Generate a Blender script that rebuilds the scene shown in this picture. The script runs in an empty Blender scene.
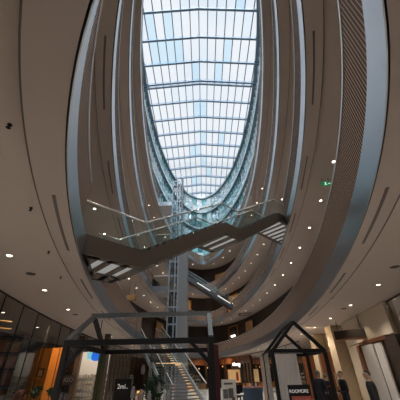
import bpy, bmesh, math, random
from mathutils import Vector, Matrix
random.seed(11)
PI = math.pi
SC = bpy.context.scene
COL = SC.collection

# ------------------------------------------------------------------ materials
def mat(name, col, rough=.6, metal=0.0, emit=None, es=0.0, noise=0.0, nscale=6.0, coat=0.0, spec=.5):
    m = bpy.data.materials.new(name); m.use_nodes = True
    nt = m.node_tree; b = nt.nodes['Principled BSDF']
    b.inputs['Roughness'].default_value = rough
    b.inputs['Metallic'].default_value = metal
    b.inputs['Specular IOR Level'].default_value = spec
    b.inputs['Coat Weight'].default_value = coat
    c = (*col, 1)
    if noise:
        tc = nt.nodes.new('ShaderNodeTexCoord'); n = nt.nodes.new('ShaderNodeTexNoise')
        n.inputs['Scale'].default_value = nscale; n.inputs['Detail'].default_value = 4
        r = nt.nodes.new('ShaderNodeMix'); r.data_type = 'RGBA'
        r.inputs['A'].default_value = tuple(max(0, x*(1-noise)) for x in col)+(1,)
        r.inputs['B'].default_value = tuple(min(1, x*(1+noise)) for x in col)+(1,)
        nt.links.new(tc.outputs['Object'], n.inputs['Vector'])
        nt.links.new(n.outputs['Fac'], r.inputs['Factor'])
        nt.links.new(r.outputs['Result'], b.inputs['Base Color'])
    else:
        b.inputs['Base Color'].default_value = c
    if emit:
        b.inputs['Emission Color'].default_value = (*emit, 1)
        b.inputs['Emission Strength'].default_value = es
    return m

def glass(name, tint, refl=.12, rough=.02, diff=None, dmix=0.0):
    m = bpy.data.materials.new(name); m.use_nodes = True
    nt = m.node_tree; nt.nodes.clear()
    out = nt.nodes.new('ShaderNodeOutputMaterial')
    tr = nt.nodes.new('ShaderNodeBsdfTransparent'); tr.inputs[0].default_value = (*tint, 1)
    gl = nt.nodes.new('ShaderNodeBsdfGlossy'); gl.inputs['Roughness'].default_value = rough
    gl.inputs[0].default_value = (.9, .95, 1, 1)
    lw = nt.nodes.new('ShaderNodeLayerWeight'); lw.inputs['Blend'].default_value = .25
    mp = nt.nodes.new('ShaderNodeMapRange')
    mp.inputs['To Min'].default_value = refl*.4; mp.inputs['To Max'].default_value = min(1, refl*5)
    mx = nt.nodes.new('ShaderNodeMixShader')
    nt.links.new(lw.outputs['Fresnel'], mp.inputs['Value'])
    nt.links.new(mp.outputs['Result'], mx.inputs[0])
    base = tr.outputs[0]
    if diff:
        df = nt.nodes.new('ShaderNodeBsdfDiffuse'); df.inputs[0].default_value = (*diff, 1)
        tl = nt.nodes.new('ShaderNodeBsdfTranslucent'); tl.inputs[0].default_value = (*diff, 1)
        m1 = nt.nodes.new('ShaderNodeMixShader'); m1.inputs[0].default_value = .6
        nt.links.new(df.outputs[0], m1.inputs[1]); nt.links.new(tl.outputs[0], m1.inputs[2])
        m2 = nt.nodes.new('ShaderNodeMixShader'); m2.inputs[0].default_value = dmix
        nt.links.new(tr.outputs[0], m2.inputs[1]); nt.links.new(m1.outputs[0], m2.inputs[2])
        base = m2.outputs[0]
    nt.links.new(base, mx.inputs[1]); nt.links.new(gl.outputs[0], mx.inputs[2])
    nt.links.new(mx.outputs[0], out.inputs[0])
    return m

def stripes(name, dark, light, pitch, duty, rough, coat):
    """slatted panel: narrow vertical fins along the panel's own length (UV in metres)"""
    m = mat(name, dark, rough, coat=coat)
    nt = m.node_tree; b = nt.nodes['Principled BSDF']
    uv = nt.nodes.new('ShaderNodeUVMap'); sp = nt.nodes.new('ShaderNodeSeparateXYZ')
    d = nt.nodes.new('ShaderNodeMath'); d.operation = 'DIVIDE'; d.inputs[1].default_value = pitch
    fr = nt.nodes.new('ShaderNodeMath'); fr.operation = 'FRACT'
    lt = nt.nodes.new('ShaderNodeMath'); lt.operation = 'LESS_THAN'; lt.inputs[1].default_value = duty
    mx = nt.nodes.new('ShaderNodeMix'); mx.data_type = 'RGBA'
    mx.inputs['A'].default_value = (*dark, 1); mx.inputs['B'].default_value = (*light, 1)
    nt.links.new(uv.outputs[0], sp.inputs[0]); nt.links.new(sp.outputs['X'], d.inputs[0])
    nt.links.new(d.outputs[0], fr.inputs[0]); nt.links.new(fr.outputs[0], lt.inputs[0])
    nt.links.new(lt.outputs[0], mx.inputs['Factor']); nt.links.new(mx.outputs['Result'], b.inputs['Base Color'])
    b.inputs['Coat Roughness'].default_value = .06; b.inputs['Specular IOR Level'].default_value = .18
    return m

def wood(name, a, b_, scale=3.0, rough=.5):
    m = mat(name, a, rough); nt = m.node_tree; b = nt.nodes['Principled BSDF']
    tc = nt.nodes.new('ShaderNodeTexCoord'); mp = nt.nodes.new('ShaderNodeMapping')
    mp.inputs['Scale'].default_value = (scale*4, scale*4, scale*.4)
    n = nt.nodes.new('ShaderNodeTexNoise'); n.inputs['Detail'].default_value = 5
    mx = nt.nodes.new('ShaderNodeMix'); mx.data_type = 'RGBA'
    mx.inputs['A'].default_value = (*a, 1); mx.inputs['B'].default_value = (*b_, 1)
    nt.links.new(tc.outputs['Object'], mp.inputs[0]); nt.links.new(mp.outputs[0], n.inputs['Vector'])
    nt.links.new(n.outputs['Fac'], mx.inputs['Factor']); nt.links.new(mx.outputs['Result'], b.inputs['Base Color'])
    return m

M = dict(
    soffit=mat('soffit_paint', (.50, .435, .40), .85, noise=.04, nscale=1.5),
    band=mat('soffit_band_paint', (.48, .42, .385), .85, noise=.04, nscale=1.5),
    ceil=mat('ceiling_paint', (.54, .47, .425), .85, noise=.04, nscale=1.2),
    gap=mat('shadow_gap', (.012, .012, .013), .9),
    slot=mat('slot_grille_step_shade', (.13, .11, .10), .7),
    fascia=mat('fascia_metal', (.42, .45, .49), .30, metal=.88, noise=.05, nscale=2.0),
    slat=stripes('bronze_slats', (.125, .072, .045), (.80, .64, .53), .098, .2, .7, .0),
    rail=mat('rail_steel', (.75, .74, .72), .3, metal=.7),
    deck=mat('gallery_floor', (.42, .38, .34), .5, noise=.08),
    floor=mat('stone_floor', (.58, .54, .49), .3, noise=.10, nscale=2.5),
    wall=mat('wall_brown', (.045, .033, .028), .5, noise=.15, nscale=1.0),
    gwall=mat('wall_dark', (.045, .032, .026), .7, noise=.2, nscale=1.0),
    steel=mat('skylight_steel', (.17, .22, .28), .5, metal=.2),
    bluegrey=mat('lift_steel', (.30, .33, .37), .4, metal=.35),
    truss=mat('escalator_truss', (.07, .072, .078), .5, metal=.3),
    clad=mat('column_cladding', (.20, .20, .205), .5, metal=.0, noise=.05),
    dark=mat('dark_steel', (.014, .014, .016), .6, spec=.25),
    palesteel=mat('stringer_steel', (.42, .46, .50), .45, metal=.2),
    light=mat('light_steel', (.20, .225, .235), .45, metal=.2),
    bronze=mat('bridge_bronze', (.098, .076, .058), .5, noise=.12, nscale=2.0),
    tread=mat('tread_stone', (.13, .125, .12), .6, noise=.1),
    led=mat('led_strip', (.9, .6, .3), .5, emit=(1, .66, .32), es=.8),
    lens=mat('downlight_lens', (1, .9, .7), .4, emit=(1, .86, .68), es=9.0),
    ring=mat('downlight_ring', (.6, .56, .52), .5),
    white=mat('white_paint', (.72, .70, .67), .6),
    black=mat('matt_black', (.010, .010, .011), .65, spec=.25),
    glowwhite=mat('sign_glow', (1, 1, 1), .5, emit=(1, .97, .9), es=3.0),
    stripglow=mat('escalator_light', (.8, .8, .8), .5, emit=(1, .95, .86), es=.45),
    dimwhite=mat('sign_dim', (.8, .8, .8), .5, emit=(1, .97, .9), es=.25),
    blue=mat('screen_blue', (.02, .1, .5), .3, emit=(.02, .16, .75), es=.8),
    cyan=mat('screen_cyan', (.2, .6, .7), .3, emit=(.22, .62, .70), es=.7),
    orange=wood('lit_timber', (.50, .20, .045), (.75, .34, .09), 1.5, .55),
    brown=wood('brown_timber', (.16, .055, .02), (.24, .09, .035), 2.0, .45),
    darkwood=wood('dark_timber', (.05, .03, .02), (.09, .05, .03), 2.0, .5),
    boxwood=mat('box_timber', (.03, .018, .01), .6),
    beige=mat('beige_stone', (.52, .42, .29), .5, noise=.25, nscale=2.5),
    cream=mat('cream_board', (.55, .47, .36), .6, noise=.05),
    greycloth=mat('grey_curtain', (.86, .81, .79), .9, noise=.06, nscale=8),
    pinkcloth=mat('pale_pink_curtain', (.55, .43, .38), .9, noise=.08),
    floral=mat('floral_cloth', (.36, .36, .34), .9, noise=.7, nscale=14),
    redcloth=mat('dark_red_velvet', (.05, .006, .008), .9),
    stripcloth=mat('patterned_strip', (.13, .10, .075), .85, noise=.75, nscale=18),
    greencloth=mat('olive_strip', (.06, .065, .025), .9, noise=.2),
    bluecloth=mat('blue_tablecloth', (.05, .085, .14), .85, noise=.12, nscale=5),
    pink=mat('rose_table_top', (.34, .16, .14), .7, noise=.15),
    redsign=mat('red_poster', (.42, .09, .07), .6, noise=.12, nscale=4),
    goldline=mat('poster_line', (.70, .45, .30), .6),
    greyimg=mat('poster_photo_grey', (.10, .10, .105), .6, noise=.7, nscale=6),
    leaf=mat('dark_leaf', (.018, .05, .018), .6, noise=.5, nscale=9),
    rust=mat('rust_leaf', (.10, .02, .01), .7, noise=.4),
    pot=mat('clay_pot', (.20, .17, .15), .7),
    skin=mat('skin', (.42, .26, .19), .55), hair=mat('dark_hair', (.02, .015, .012), .7),
    greyhair=mat('grey_hair', (.16, .14, .12), .7),
    jacket=mat('black_jacket', (.010, .010, .012), .85), jacket2=mat('navy_jacket', (.016, .017, .026), .85),
    trousers=mat('dark_trousers', (.02, .02, .022), .85), shoe=mat('black_shoe', (.012, .011, .01), .5),
    redpatch=mat('red_print', (.45, .03, .03), .7),
    brass=mat('brass_box', (.22, .13, .05), .35, metal=.6, emit=(1, .65, .3), es=.03),
    exitg=mat('exit_green', (.01, .12, .05), .5, emit=(.05, .5, .2), es=.25),
    exitw=mat('exit_white', (.8, .9, .8), .5, emit=(.6, 1, .7), es=.8),
    poster=mat('lit_poster', (.75, .5, .22), .6, emit=(1, .60, .24), es=.22, noise=.2, nscale=2),
    purple=mat('purple_glow', (.4, .15, .6), .5, emit=(.55, .2, 1), es=.6),
    amber=mat('amber_glow', (.9, .5, .2), .5, emit=(1, .5, .15), es=1.2),
    shelfstuff=mat('mixed_goods', (.30, .27, .23), .7, noise=.8, nscale=11),
    winpane=glass('shopfront_glass', (.80, .78, .74), .16),
    bal=glass('balustrade_glass', (.93, .97, .965), .05, diff=(.45, .55, .54), dmix=.02),
    liftglass=glass('lift_glass', (.72, .82, .84), .14, diff=(.25, .33, .35), dmix=.12),
    jar=glass('jar_glass', (.78, .78, .76), .22, rough=.1, diff=(.45, .43, .42), dmix=.45),
    panewhite=glass('skylight_pane_frosted', (.97, .98, 1.0), .03),
    paneblue=glass('skylight_pane_clear', (.74, .90, 1.0), .03),
    panemid=glass('skylight_pane_light', (.91, .96, 1.0), .03),
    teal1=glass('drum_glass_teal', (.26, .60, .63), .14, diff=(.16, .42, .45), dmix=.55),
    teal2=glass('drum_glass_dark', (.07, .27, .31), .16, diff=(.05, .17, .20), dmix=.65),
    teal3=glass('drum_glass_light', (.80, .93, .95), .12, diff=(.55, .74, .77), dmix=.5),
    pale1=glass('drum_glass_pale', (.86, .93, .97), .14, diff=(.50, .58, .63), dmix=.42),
    treadglass=mat('luminous_landing_glass', (.75, .78, .78), .35, emit=(.9, .96, 1), es=.15),
    drumbar=mat('drum_bar', (.52, .62, .66), .5, metal=.1),
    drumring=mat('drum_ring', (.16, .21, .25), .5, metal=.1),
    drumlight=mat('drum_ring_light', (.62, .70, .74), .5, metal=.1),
)

# ------------------------------------------------------------------ mesh builder
class MB:
    def __init__(s): s.v = []; s.f = []; s.mi = []; s.uv = {}; s.mats = []
    def slot(s, m):
        if m is None: return 0
        if m not in s.mats: s.mats.append(m)
        return s.mats.index(m)
    def face(s, idx, m=None, uv=None):
        s.f.append(tuple(idx)); s.mi.append(s.slot(m))
        if uv: s.uv[len(s.f)-1] = uv
    def add(s, vs): n = len(s.v); s.v += [tuple(p) for p in vs]; return n
    def quad(s, a, b, c, d, m=None, uv=None):
        n = s.add([a, b, c, d]); s.face((n, n+1, n+2, n+3), m, uv)
    def hexa(s, p, m=None):
        n = s.add(p)
        for q in ((0, 3, 2, 1), (4, 5, 6, 7), (0, 1, 5, 4), (1, 2, 6, 5), (2, 3, 7, 6), (3, 0, 4, 7)):
            s.face([n+i for i in q], m)
    def box(s, c, d, rz=0, m=None):
        cx, cy, cz = c; x, y, z = d[0]/2, d[1]/2, d[2]/2; co, si = math.cos(rz), math.sin(rz)
        P = [(-x, -y, -z), (x, -y, -z), (x, y, -z), (-x, y, -z), (-x, -y, z), (x, -y, z), (x, y, z), (-x, y, z)]
        s.hexa([(cx+a*co-b*si, cy+a*si+b*co, cz+c_) for a, b, c_ in P], m)
    def bar(s, p, q, w, h, m=None, up=(0, 0, 1)):
        p, q = Vector(p), Vector(q); d = (q-p).normalized(); u = Vector(up)
        if abs(d.dot(u)) > .99: u = Vector((0, 1, 0))
        x = d.cross(u).normalized()*(w/2); y = x.normalized().cross(d).normalized()*(h/2)
        s.hexa([p-x-y, p+x-y, p+x+y, p-x+y, q-x-y, q+x-y, q+x+y, q-x+y], m)
    def tube(s, pts, r, n=8, m=None, closed=False, r2=None):
        pts = [Vector(p) for p in pts]; k = len(pts); rings = []
        for i, p in enumerate(pts):
            a = pts[i-1] if (i or closed) else p; b = pts[(i+1) % k] if (i < k-1 or closed) else p
            d = (b-a).normalized(); u = Vector((0, 0, 1)) if abs(d.z) < .95 else Vector((1, 0, 0))
            x = d.cross(u).normalized(); y = x.cross(d).normalized()
            rad = r if r2 is None else r+(r2-r)*i/max(1, k-1)
            rings.append(s.add([p+(x*math.cos(2*PI*j/n)+y*math.sin(2*PI*j/n))*rad for j in range(n)]))
        for i in range(k if closed else k-1):
            a, b = rings[i], rings[(i+1) % k]
            for j in range(n): s.face((a+j, a+(j+1) % n, b+(j+1) % n, b+j), m)
        if not closed:
            s.face([rings[0]+j for j in range(n)][::-1], m); s.face([rings[-1]+j for j in range(n)], m)
    def lathe(s, prof, c=(0, 0, 0), n=16, m=None, wob=None, caps=True):
        rings = []
        for i, (r, z) in enumerate(prof):
            rings.append(s.add([(c[0]+r*(1+(wob(j, i) if wob else 0))*math.cos(2*PI*j/n), c[1]+r*(1+(wob(j, i) if wob else 0))*math.sin(2*PI*j/n), c[2]+z) for j in range(n)]))
        for a, b in zip(rings, rings[1:]):
            for j in range(n): s.face((a+j, a+(j+1) % n, b+(j+1) % n, b+j), m)
        if caps: s.face([rings[0]+j for j in range(n)][::-1], m); s.face([rings[-1]+j for j in range(n)], m)
    def prism(s, poly, z0, z1, m=None):
        n = len(poly); a = s.add([(x, y, z0) for x, y in poly]); b = s.add([(x, y, z1) for x, y in poly])
        s.face([a+i for i in range(n)][::-1], m); s.face([b+i for i in range(n)], m)
        for i in range(n): s.face((a+i, a+(i+1) % n, b+(i+1) % n, b+i), m)
    def build(s, name, m=None, parent=None, smooth=False, loc=None):
        me = bpy.data.meshes.new(name)
        off = Vector(loc) if loc is not None else Vector((0, 0, 0))
        if parent is not None: off = off + root_loc(parent)
        me.from_pydata([tuple(Vector(p)-off) for p in s.v], [], s.f)
        if s.mats:
            for x in s.mats: me.materials.append(x)
            for p, i in zip(me.polygons, s.mi): p.material_index = i
        elif m: me.materials.append(m)
        if s.uv:
            ul = me.uv_layers.new(name='UVMap')
            for fi, uv in s.uv.items():
                for li, q in zip(me.polygons[fi].loop_indices, uv): ul.data[li].uv = q
        if smooth:
            for p in me.polygons: p.use_smooth = True
        o = bpy.data.objects.new(name, me); COL.objects.link(o)
        if parent is not None: o.parent = parent
        elif loc is not None: o.location = loc
        return o

def root_loc(o):
    l = Vector((0, 0, 0))
    while o is not None: l += o.location; o = o.parent
    return l
def tag(o, label=None, cat=None, group=None, kind=None):
    if label: o['label'] = label
    if cat: o['category'] = cat
    if group: o['group'] = group
    if kind: o['kind'] = kind
    return o
def thing(name, label, cat, loc=(0, 0, 0), group=None):
    o = bpy.data.objects.new(name, None); COL.objects.link(o); o.location = loc; o.empty_display_size = .1
    return tag(o, label, cat, group)
def struct(o): o['kind'] = 'structure'; return o
def dup(root, loc=None, rz=None, label=None, group=None):
    r = root.copy(); COL.objects.link(r)
    if loc is not None: r.location = loc
    if rz is not None: r.rotation_euler = (0, 0, rz)
    if label: r['label'] = label
    if group: r['group'] = group
    for ch in list(root.children):
        c = ch.copy(); COL.objects.link(c); c.parent = r
        for g in list(ch.children):
            d = g.copy(); COL.objects.link(d); d.parent = c
    return r
def text(name, body, size, m, parent, loc, rot, extrude=.004, align='CENTER'):
    cu = bpy.data.curves.new(name, 'FONT'); cu.body = body; cu.size = size; cu.extrude = extrude
    cu.align_x = align; cu.align_y = 'CENTER'; cu.materials.append(m)
    t_ = bpy.data.objects.new(name, cu); COL.objects.link(t_)
    me = bpy.data.meshes.new_from_object(t_.evaluated_get(bpy.context.evaluated_depsgraph_get()))
    bpy.data.objects.remove(t_); me.name = name
    o = bpy.data.objects.new(name, me); COL.objects.link(o); o.rotation_euler = rot
    if parent: o.parent = parent; o.location = Vector(loc)-root_loc(parent)
    else: o.location = loc
    return o

# ------------------------------------------------------------------ the long oval void
CX, CY, A, B, N = .35, 24.94, 5.61, 24.89, 1.78
def se(t):
    c, s = math.cos(t), math.sin(t)
    return (CX+A*math.copysign(abs(c)**(2/N), c), CY+B*math.copysign(abs(s)**(2/N), s))
def resample(fn, n):
    K = 8000; P = [fn(2*PI*i/K-PI/2) for i in range(K+1)]; L = [0]
    for p, q in zip(P, P[1:]): L.append(L[-1]+math.dist(p, q))
    out = []; j = 0
    for i in range(n):
        t = L[-1]*i/n
        while L[j+1] < t: j += 1
        u = (t-L[j])/max(1e-9, L[j+1]-L[j])
        out.append((P[j][0]+(P[j+1][0]-P[j][0])*u, P[j][1]+(P[j+1][1]-P[j][1])*u))
    return out, L[-1]
NS = 400
BASE, PERIM = resample(se, NS)
STEP = PERIM/NS
def normals(P):
    n = len(P); out = []
    for i in range(n):
        ax, ay = P[i-1]; bx, by = P[(i+1) % n]; dx, dy = bx-ax, by-ay; l = math.hypot(dx, dy)
        out.append((dy/l, -dx/l))
    return out
NRM = normals(BASE)
def loop(off): return [(x+nx*off, y+ny*off) for (x, y), (nx, ny) in zip(BASE, NRM)]
def at(s, off):
    """point at arc length s (metres, from the near tip, counter-clockwise = right side first) and offset"""
    f = (s/STEP) % NS; i = int(f); u = f-i; j = (i+1) % NS
    x = BASE[i][0]*(1-u)+BASE[j][0]*u; y = BASE[i][1]*(1-u)+BASE[j][1]*u
    nx = NRM[i][0]*(1-u)+NRM[j][0]*u; ny = NRM[i][1]*(1-u)+NRM[j][1]*u
    return x+nx*off, y+ny*off, math.atan2(ny, nx)
def s_of(side, Y):
    best = None
    for i, (x, y) in enumerate(BASE):
        if (x > CX) == (side == 'right'):
            d = abs(y-Y)
            if best is None or d < best[0]: best = (d, i*STEP)
    return best[1]
def strip(mb, l0, z0, l1, z1, m=None, keep=None, uv=False):
    n = len(l0)
    for i in range(n):
        if keep and not keep(i): continue
        j = (i+1) % n
        mb.quad((*l0[i], z0), (*l0[j], z0), (*l1[j], z1), (*l1[i], z1), m,
                [(i*STEP, 0), ((i+1)*STEP, 0), ((i+1)*STEP, 1), (i*STEP, 1)] if uv else None)
def ring_solid(mb, o0, o1, z0, z1, m=None, keep=None, uv=False):
    a, b = loop(o0), loop(o1)
    strip(mb, a, z0, a, z1, m, keep, uv); strip(mb, a, z1, b, z1, m, keep)
    strip(mb, b, z1, b, z0, m, keep); strip(mb, b, z0, a, z0, m, keep)

ORD = ['first', 'second', 'third', 'fourth', 'fifth', 'sixth', 'seventh', 'eighth', 'ninth', 'tenth', 'eleventh', 'twelfth',
       'thirteenth', 'fourteenth', 'fifteenth', 'sixteenth', 'seventeenth', 'eighteenth', 'nineteenth', 'twentieth']
ZB = [4.2, 9.1, 14.05, 19.7]
LEV = ['first', 'second', 'third', 'top']
FW = 3.4           # gallery depth: shopfront line
OUT = 9.0

# ground
mb = MB(); mb.quad((-16, -10, 0), (17, -10, 0), (17, 62, 0), (-16, 62, 0)); struct(mb.build('floor', M['floor']))

# openings in the balustrades (arc-length ranges)
def rng(side, y0, y1):
    a, b = s_of(side, y0), s_of(side, y1); return (min(a, b), max(a, b))
OPEN = [[rng('left', 5.9, 9.0), rng('left', 25.2, 31.2)], [rng('right', 14.5, 18.2), rng('left', 28.4, 31.2), rng('right', 40.9, 43.5)],
        [rng('left', 28.4, 31.2), rng('left', 40.9, 43.5)], [rng('left', 28.0, 31.2)]]
TRIM = 0
for k, zb in enumerate(ZB):
    zt = zb+.6
    mb = MB(); l0, l75, l9 = loop(.038), loop(.50), loop(OUT)
    strip(mb, l0, zb+.015, l75, zb+.015, M['band'])
    TRIM += 1; struct(mb.build('trim_%d' % TRIM))
    mb = MB(); strip(mb, l75, zb+.015, loop(.505), zb+.17, M['band']); ring_solid(mb, .495, .512, zb+.004, zb+.05, M['slot'])  # dark ring puts the groove's soft shade into colour along the soffit step
    strip(mb, loop(.014), zb+.06, l0, zb+.06, M['gap'])
    strip(mb, l0, zb+.06, l0, zb+.015, M['gap'])
    TRIM += 1; struct(mb.build('trim_%d' % TRIM))
    mb = MB(); strip(mb, loop(.50), zb+.17, l9, zb+.17, M['ceil'])
    struct(mb.build('ceiling' if k == 0 else 'ceiling_%d' % (k+1)))
    mb = MB(); ring_solid(mb, 0, .014, zb, zt, M['fascia'])
    TRIM += 1; struct(mb.build('trim_%d' % TRIM, smooth=False))
    mb = MB(); strip(mb, loop(.014), zt-.005, l9, zt-.005, M['deck'])
    struct(mb.build('floor_%d' % (k+2)))
    def keep(i, k=k):
        s = (i+.5)*STEP
        return not any(a < s < b for a, b in OPEN[k])
    root = thing('slatted_balustrade', 'bronze slatted balustrade with pale handrail around the void on the %s gallery up' % LEV[k], 'balustrade', (CX, CY, zt), 'gallery balustrades')
    mb = MB(); ring_solid(mb, .06, .09, zt, zt+1.24, M['slat'], keep, uv=True); mb.build('slat_panel', parent=root)
    mb = MB(); ring_solid(mb, .045, .105, zt+1.24, zt+1.29, M['rail'], keep); mb.build('handrail', parent=root)
    # long slot vents in the soffit band
    if k < 2:
        found = {'right': [], 'left': []}
        for side in found:
            for i in range(9):
                y0 = (3.75 if k == 0 else 3.65)+4.62*i; q = s_of(side, y0)
                found[side].append((y0, at(q, .25)[0], q if side == 'right' else q-2.4))
        for side in found:
            for idx, (y0, x0, q) in enumerate(sorted(found[side])):
                mb = MB(); pts = [at(q+e*.3, .25) for e in range(9)]
                for p1, p2 in zip(pts, pts[1:]): mb.bar((p1[0], p1[1], zb+.012), (p2[0], p2[1], zb+.012), .055, .012)
                o = mb.build('slot_vent', M['slot'], loc=(x0, y0, zb+.012))
                tag(o, 'narrow slot vent under the %s gallery, %s from the front on the %s side' % (LEV[k], ORD[idx], side), 'vent', 'slot vents in the soffit bands')

# walls of the galleries and the ground floor
def wall_half(name, sel, off, z0, z1, m):
    mb = MB(); l = loop(off); strip(mb, l, z0, l, z1, m, keep=sel); return struct(mb.build(name))
def is_left(i): return BASE[i][0] < CX and 2 < BASE[i][1] < 46
def is_right(i): return BASE[i][0] >= CX and 2 < BASE[i][1] < 46
def is_back(i): return BASE[i][1] >= 46
def is_front(i): return BASE[i][1] <= 2
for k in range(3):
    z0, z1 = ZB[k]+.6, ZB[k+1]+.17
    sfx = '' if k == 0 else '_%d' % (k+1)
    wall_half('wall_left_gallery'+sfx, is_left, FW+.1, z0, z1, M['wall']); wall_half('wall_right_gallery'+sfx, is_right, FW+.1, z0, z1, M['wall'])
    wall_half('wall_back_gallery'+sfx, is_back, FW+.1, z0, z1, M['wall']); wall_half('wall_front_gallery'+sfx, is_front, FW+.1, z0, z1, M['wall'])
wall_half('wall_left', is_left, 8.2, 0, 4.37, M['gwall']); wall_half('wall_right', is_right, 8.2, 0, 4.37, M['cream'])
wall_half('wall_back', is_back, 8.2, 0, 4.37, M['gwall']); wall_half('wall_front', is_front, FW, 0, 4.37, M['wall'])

# ground floor shopfront glazing: head trim, panes and mullions
WIN = 0
def shopfront(s0, s1, skip=()):
    global WIN
    WIN += 1
    root = bpy.data.objects.new('window_%d' % WIN, None); COL.objects.link(root); root['kind'] = 'structure'
    g = MB(); fr = MB(); hd = MB()
    n = max(1, round(abs(s1-s0)/(3.4 if at(s0, 0)[0] > CX else 1.7))); P = [at(s0+(s1-s0)*i/n, FW) for i in range(n+1)]
    for i, (p, q) in enumerate(zip(P, P[1:])):
        if i not in skip: g.quad((p[0], p[1], .05), (q[0], q[1], .05), (q[0], q[1], 4.3), (p[0], p[1], 4.3))
        hd.bar((p[0], p[1], 4.34), (q[0], q[1], 4.34), .06, .05)
        hd.bar((p[0], p[1], .03), (q[0], q[1], .03), .08, .06)
    for p in P: fr.box((p[0], p[1], 2.15), (.035, .035, 4.3), p[2])
    g.build('window_pane', M['winpane'], root); fr.build('window_mullion', M['dark'], root); hd.build('window_head', M['dark'], root)
sR0, sR1 = s_of('right', 4), s_of('right', 44); sL0, sL1 = s_of('left', 44), s_of('left', 4)
shopfront(sR0, s_of('right', 13.9)); shopfront(s_of('right', 29), sR1)
shopfront(s_of('left', 4), s_of('left', 11.0)); shopfront(s_of('left', 11), s_of('left', 19)); shopfront(s_of('left', 19), sL0)

# ------------------------------------------------------------------ downlights
proto = thing('downlight', '', 'downlight', (0, 0, -5), 'recessed downlights')
mb = MB(); mb.lathe([(.065, 0), (.085, -.012), (.085, .004), (.065, .004)], n=18); mb.build('trim_ring', M['ring'], loc=None).parent = proto
mb = MB(); mb.lathe([(.064, -.004), (.062, -.006)], n=18); lens = mb.build('lens', M['lens']); lens.parent = proto
first = True; LAMPS = []
ROWSET = {(0, 'right'): (6.75, 1.98, 3.42), (0, 'left'): (6.6, 1.88, 3.25), (1, 'right'): (8.85, 1.47, 3.07), (1, 'left'): (12.2, 1.42, 3.0),
          (2, 'right'): (7.0, 1.33, 3.05), (2, 'left'): (7.0, 1.33, 3.05), (3, 'right'): (7.0, 1.33, 3.05), (3, 'left'): (7.0, 1.33, 3.05)}
for k, zb in enumerate(ZB):
    for side in ('right', 'left'):
        y, off, d = ROWSET[k, side]
        s = min((abs(at(q*.05, off)[1]-y), q*.05) for q in range(int(PERIM/.05)) if (at(q*.05, off)[0] > CX) == (side == 'right'))[1]
        smax = PERIM/2; cnt = 0
        if side == 'left': d = -d
        while (s < smax-1 if d > 0 else s > smax+.5):
            x, yy, _ = at(s, off)
            if k in (1, 2) and abs(yy-42.2) < 1.1: s += d; continue
            lab = 'round lit downlight below the %s gallery, %s from the front on the %s side' % (LEV[k], ORD[min(cnt, 19)], side)
            if first: proto.location = (x, yy, zb+.168); proto['label'] = lab; first = False
            else: dup(proto, (x, yy, zb+.168), label=lab)
            LAMPS.append((x, yy, zb+.168)); cnt += 1; s += d
    for y in (2.2, 4.8):
        for side in ('right', 'left'):
            if ROWSET[k, side][0] > y+1.5: LAMPS.append((*at(s_of(side, y), 1.5)[:2], zb+.168))
# second row inside the right-hand shop and the far shop
for i, (x, y) in enumerate([(8.6, 12.6), (9.2, 14.2), (9.6, 16.2), (10.0, 18.6), (10.6, 20.2), (10.2, 24.0), (11.2, 12.2), (11.6, 14.6), (12.4, 17.5), (12.9, 20.5)]):
    dup(proto, (x, y, 4.368), label='lit downlight inside the right hand shop, %s from the front glass' % ORD[i], group='shop downlights')
for i, (x, y) in enumerate([(-9.2, 9.6), (-9.5, 13.5), (-10.2, 18.0), (-10.6, 24)]):
    dup(proto, (x, y, 4.368), label='round lit downlight inside the dim left hand shop, %s from the front' % ORD[i], group='shop downlights')
for i, (x, y) in enumerate([(-3.5, 54.5), (-1.2, 55.2), (1.2, 55.2), (3.6, 54.5), (5.8, 53.3), (7.6, 51.3)]):
    dup(proto, (x, y, 4.368), label='round lit downlight inside the far end shop, %s from the left' % ORD[i], group='shop downlights')

# sprinklers and round vents on the lowest ceiling
mb = MB(); mb.lathe([(.03, 0), (.03, -.012), (.012, -.02), (.012, -.05), (.03, -.055), (.03, -.06)], n=10)
sp0 = mb.build('sprinkler', M['black'])
for i, (x, y, w) in enumerate([(-2.43, 2.32, 'first on the left'), (-3.23, 4.32, 'second on the left'), (-3.9, 6.41, 'third on the left'), (-4.5, 8.45, 'fourth on the left'), (4.16, 6.44, 'first on the right'), (5.61, 12.03, 'second on the right')]):
    o = sp0 if i == 0 else sp0.copy()
    if i: COL.objects.link(o)
    o.location = (x, y, 4.37); tag(o, 'small dark sprinkler head in the lowest ceiling, '+w, 'sprinkler', 'ceiling sprinklers')
mb = MB(); mb.lathe([(.05, -.03), (.13, -.015), (.14, 0)], n=20); v0 = mb.build('round_vent', M['wall'])
for i, (x, y, w) in enumerate([(-5.27, 8.09, 'on the left nearer the camera'), (-6.42, 14.38, 'on the left farther back'), (6.05, 8.24, 'on the right nearer the camera'), (7.14, 14.45, 'on the right farther back')]):
    o = v0 if i == 0 else v0.copy()
    if i: COL.objects.link(o)
    o.location = (x, y, 4.37); tag(o, 'round brown ceiling vent in the lowest ceiling '+w, 'vent', 'round ceiling vents')

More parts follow.
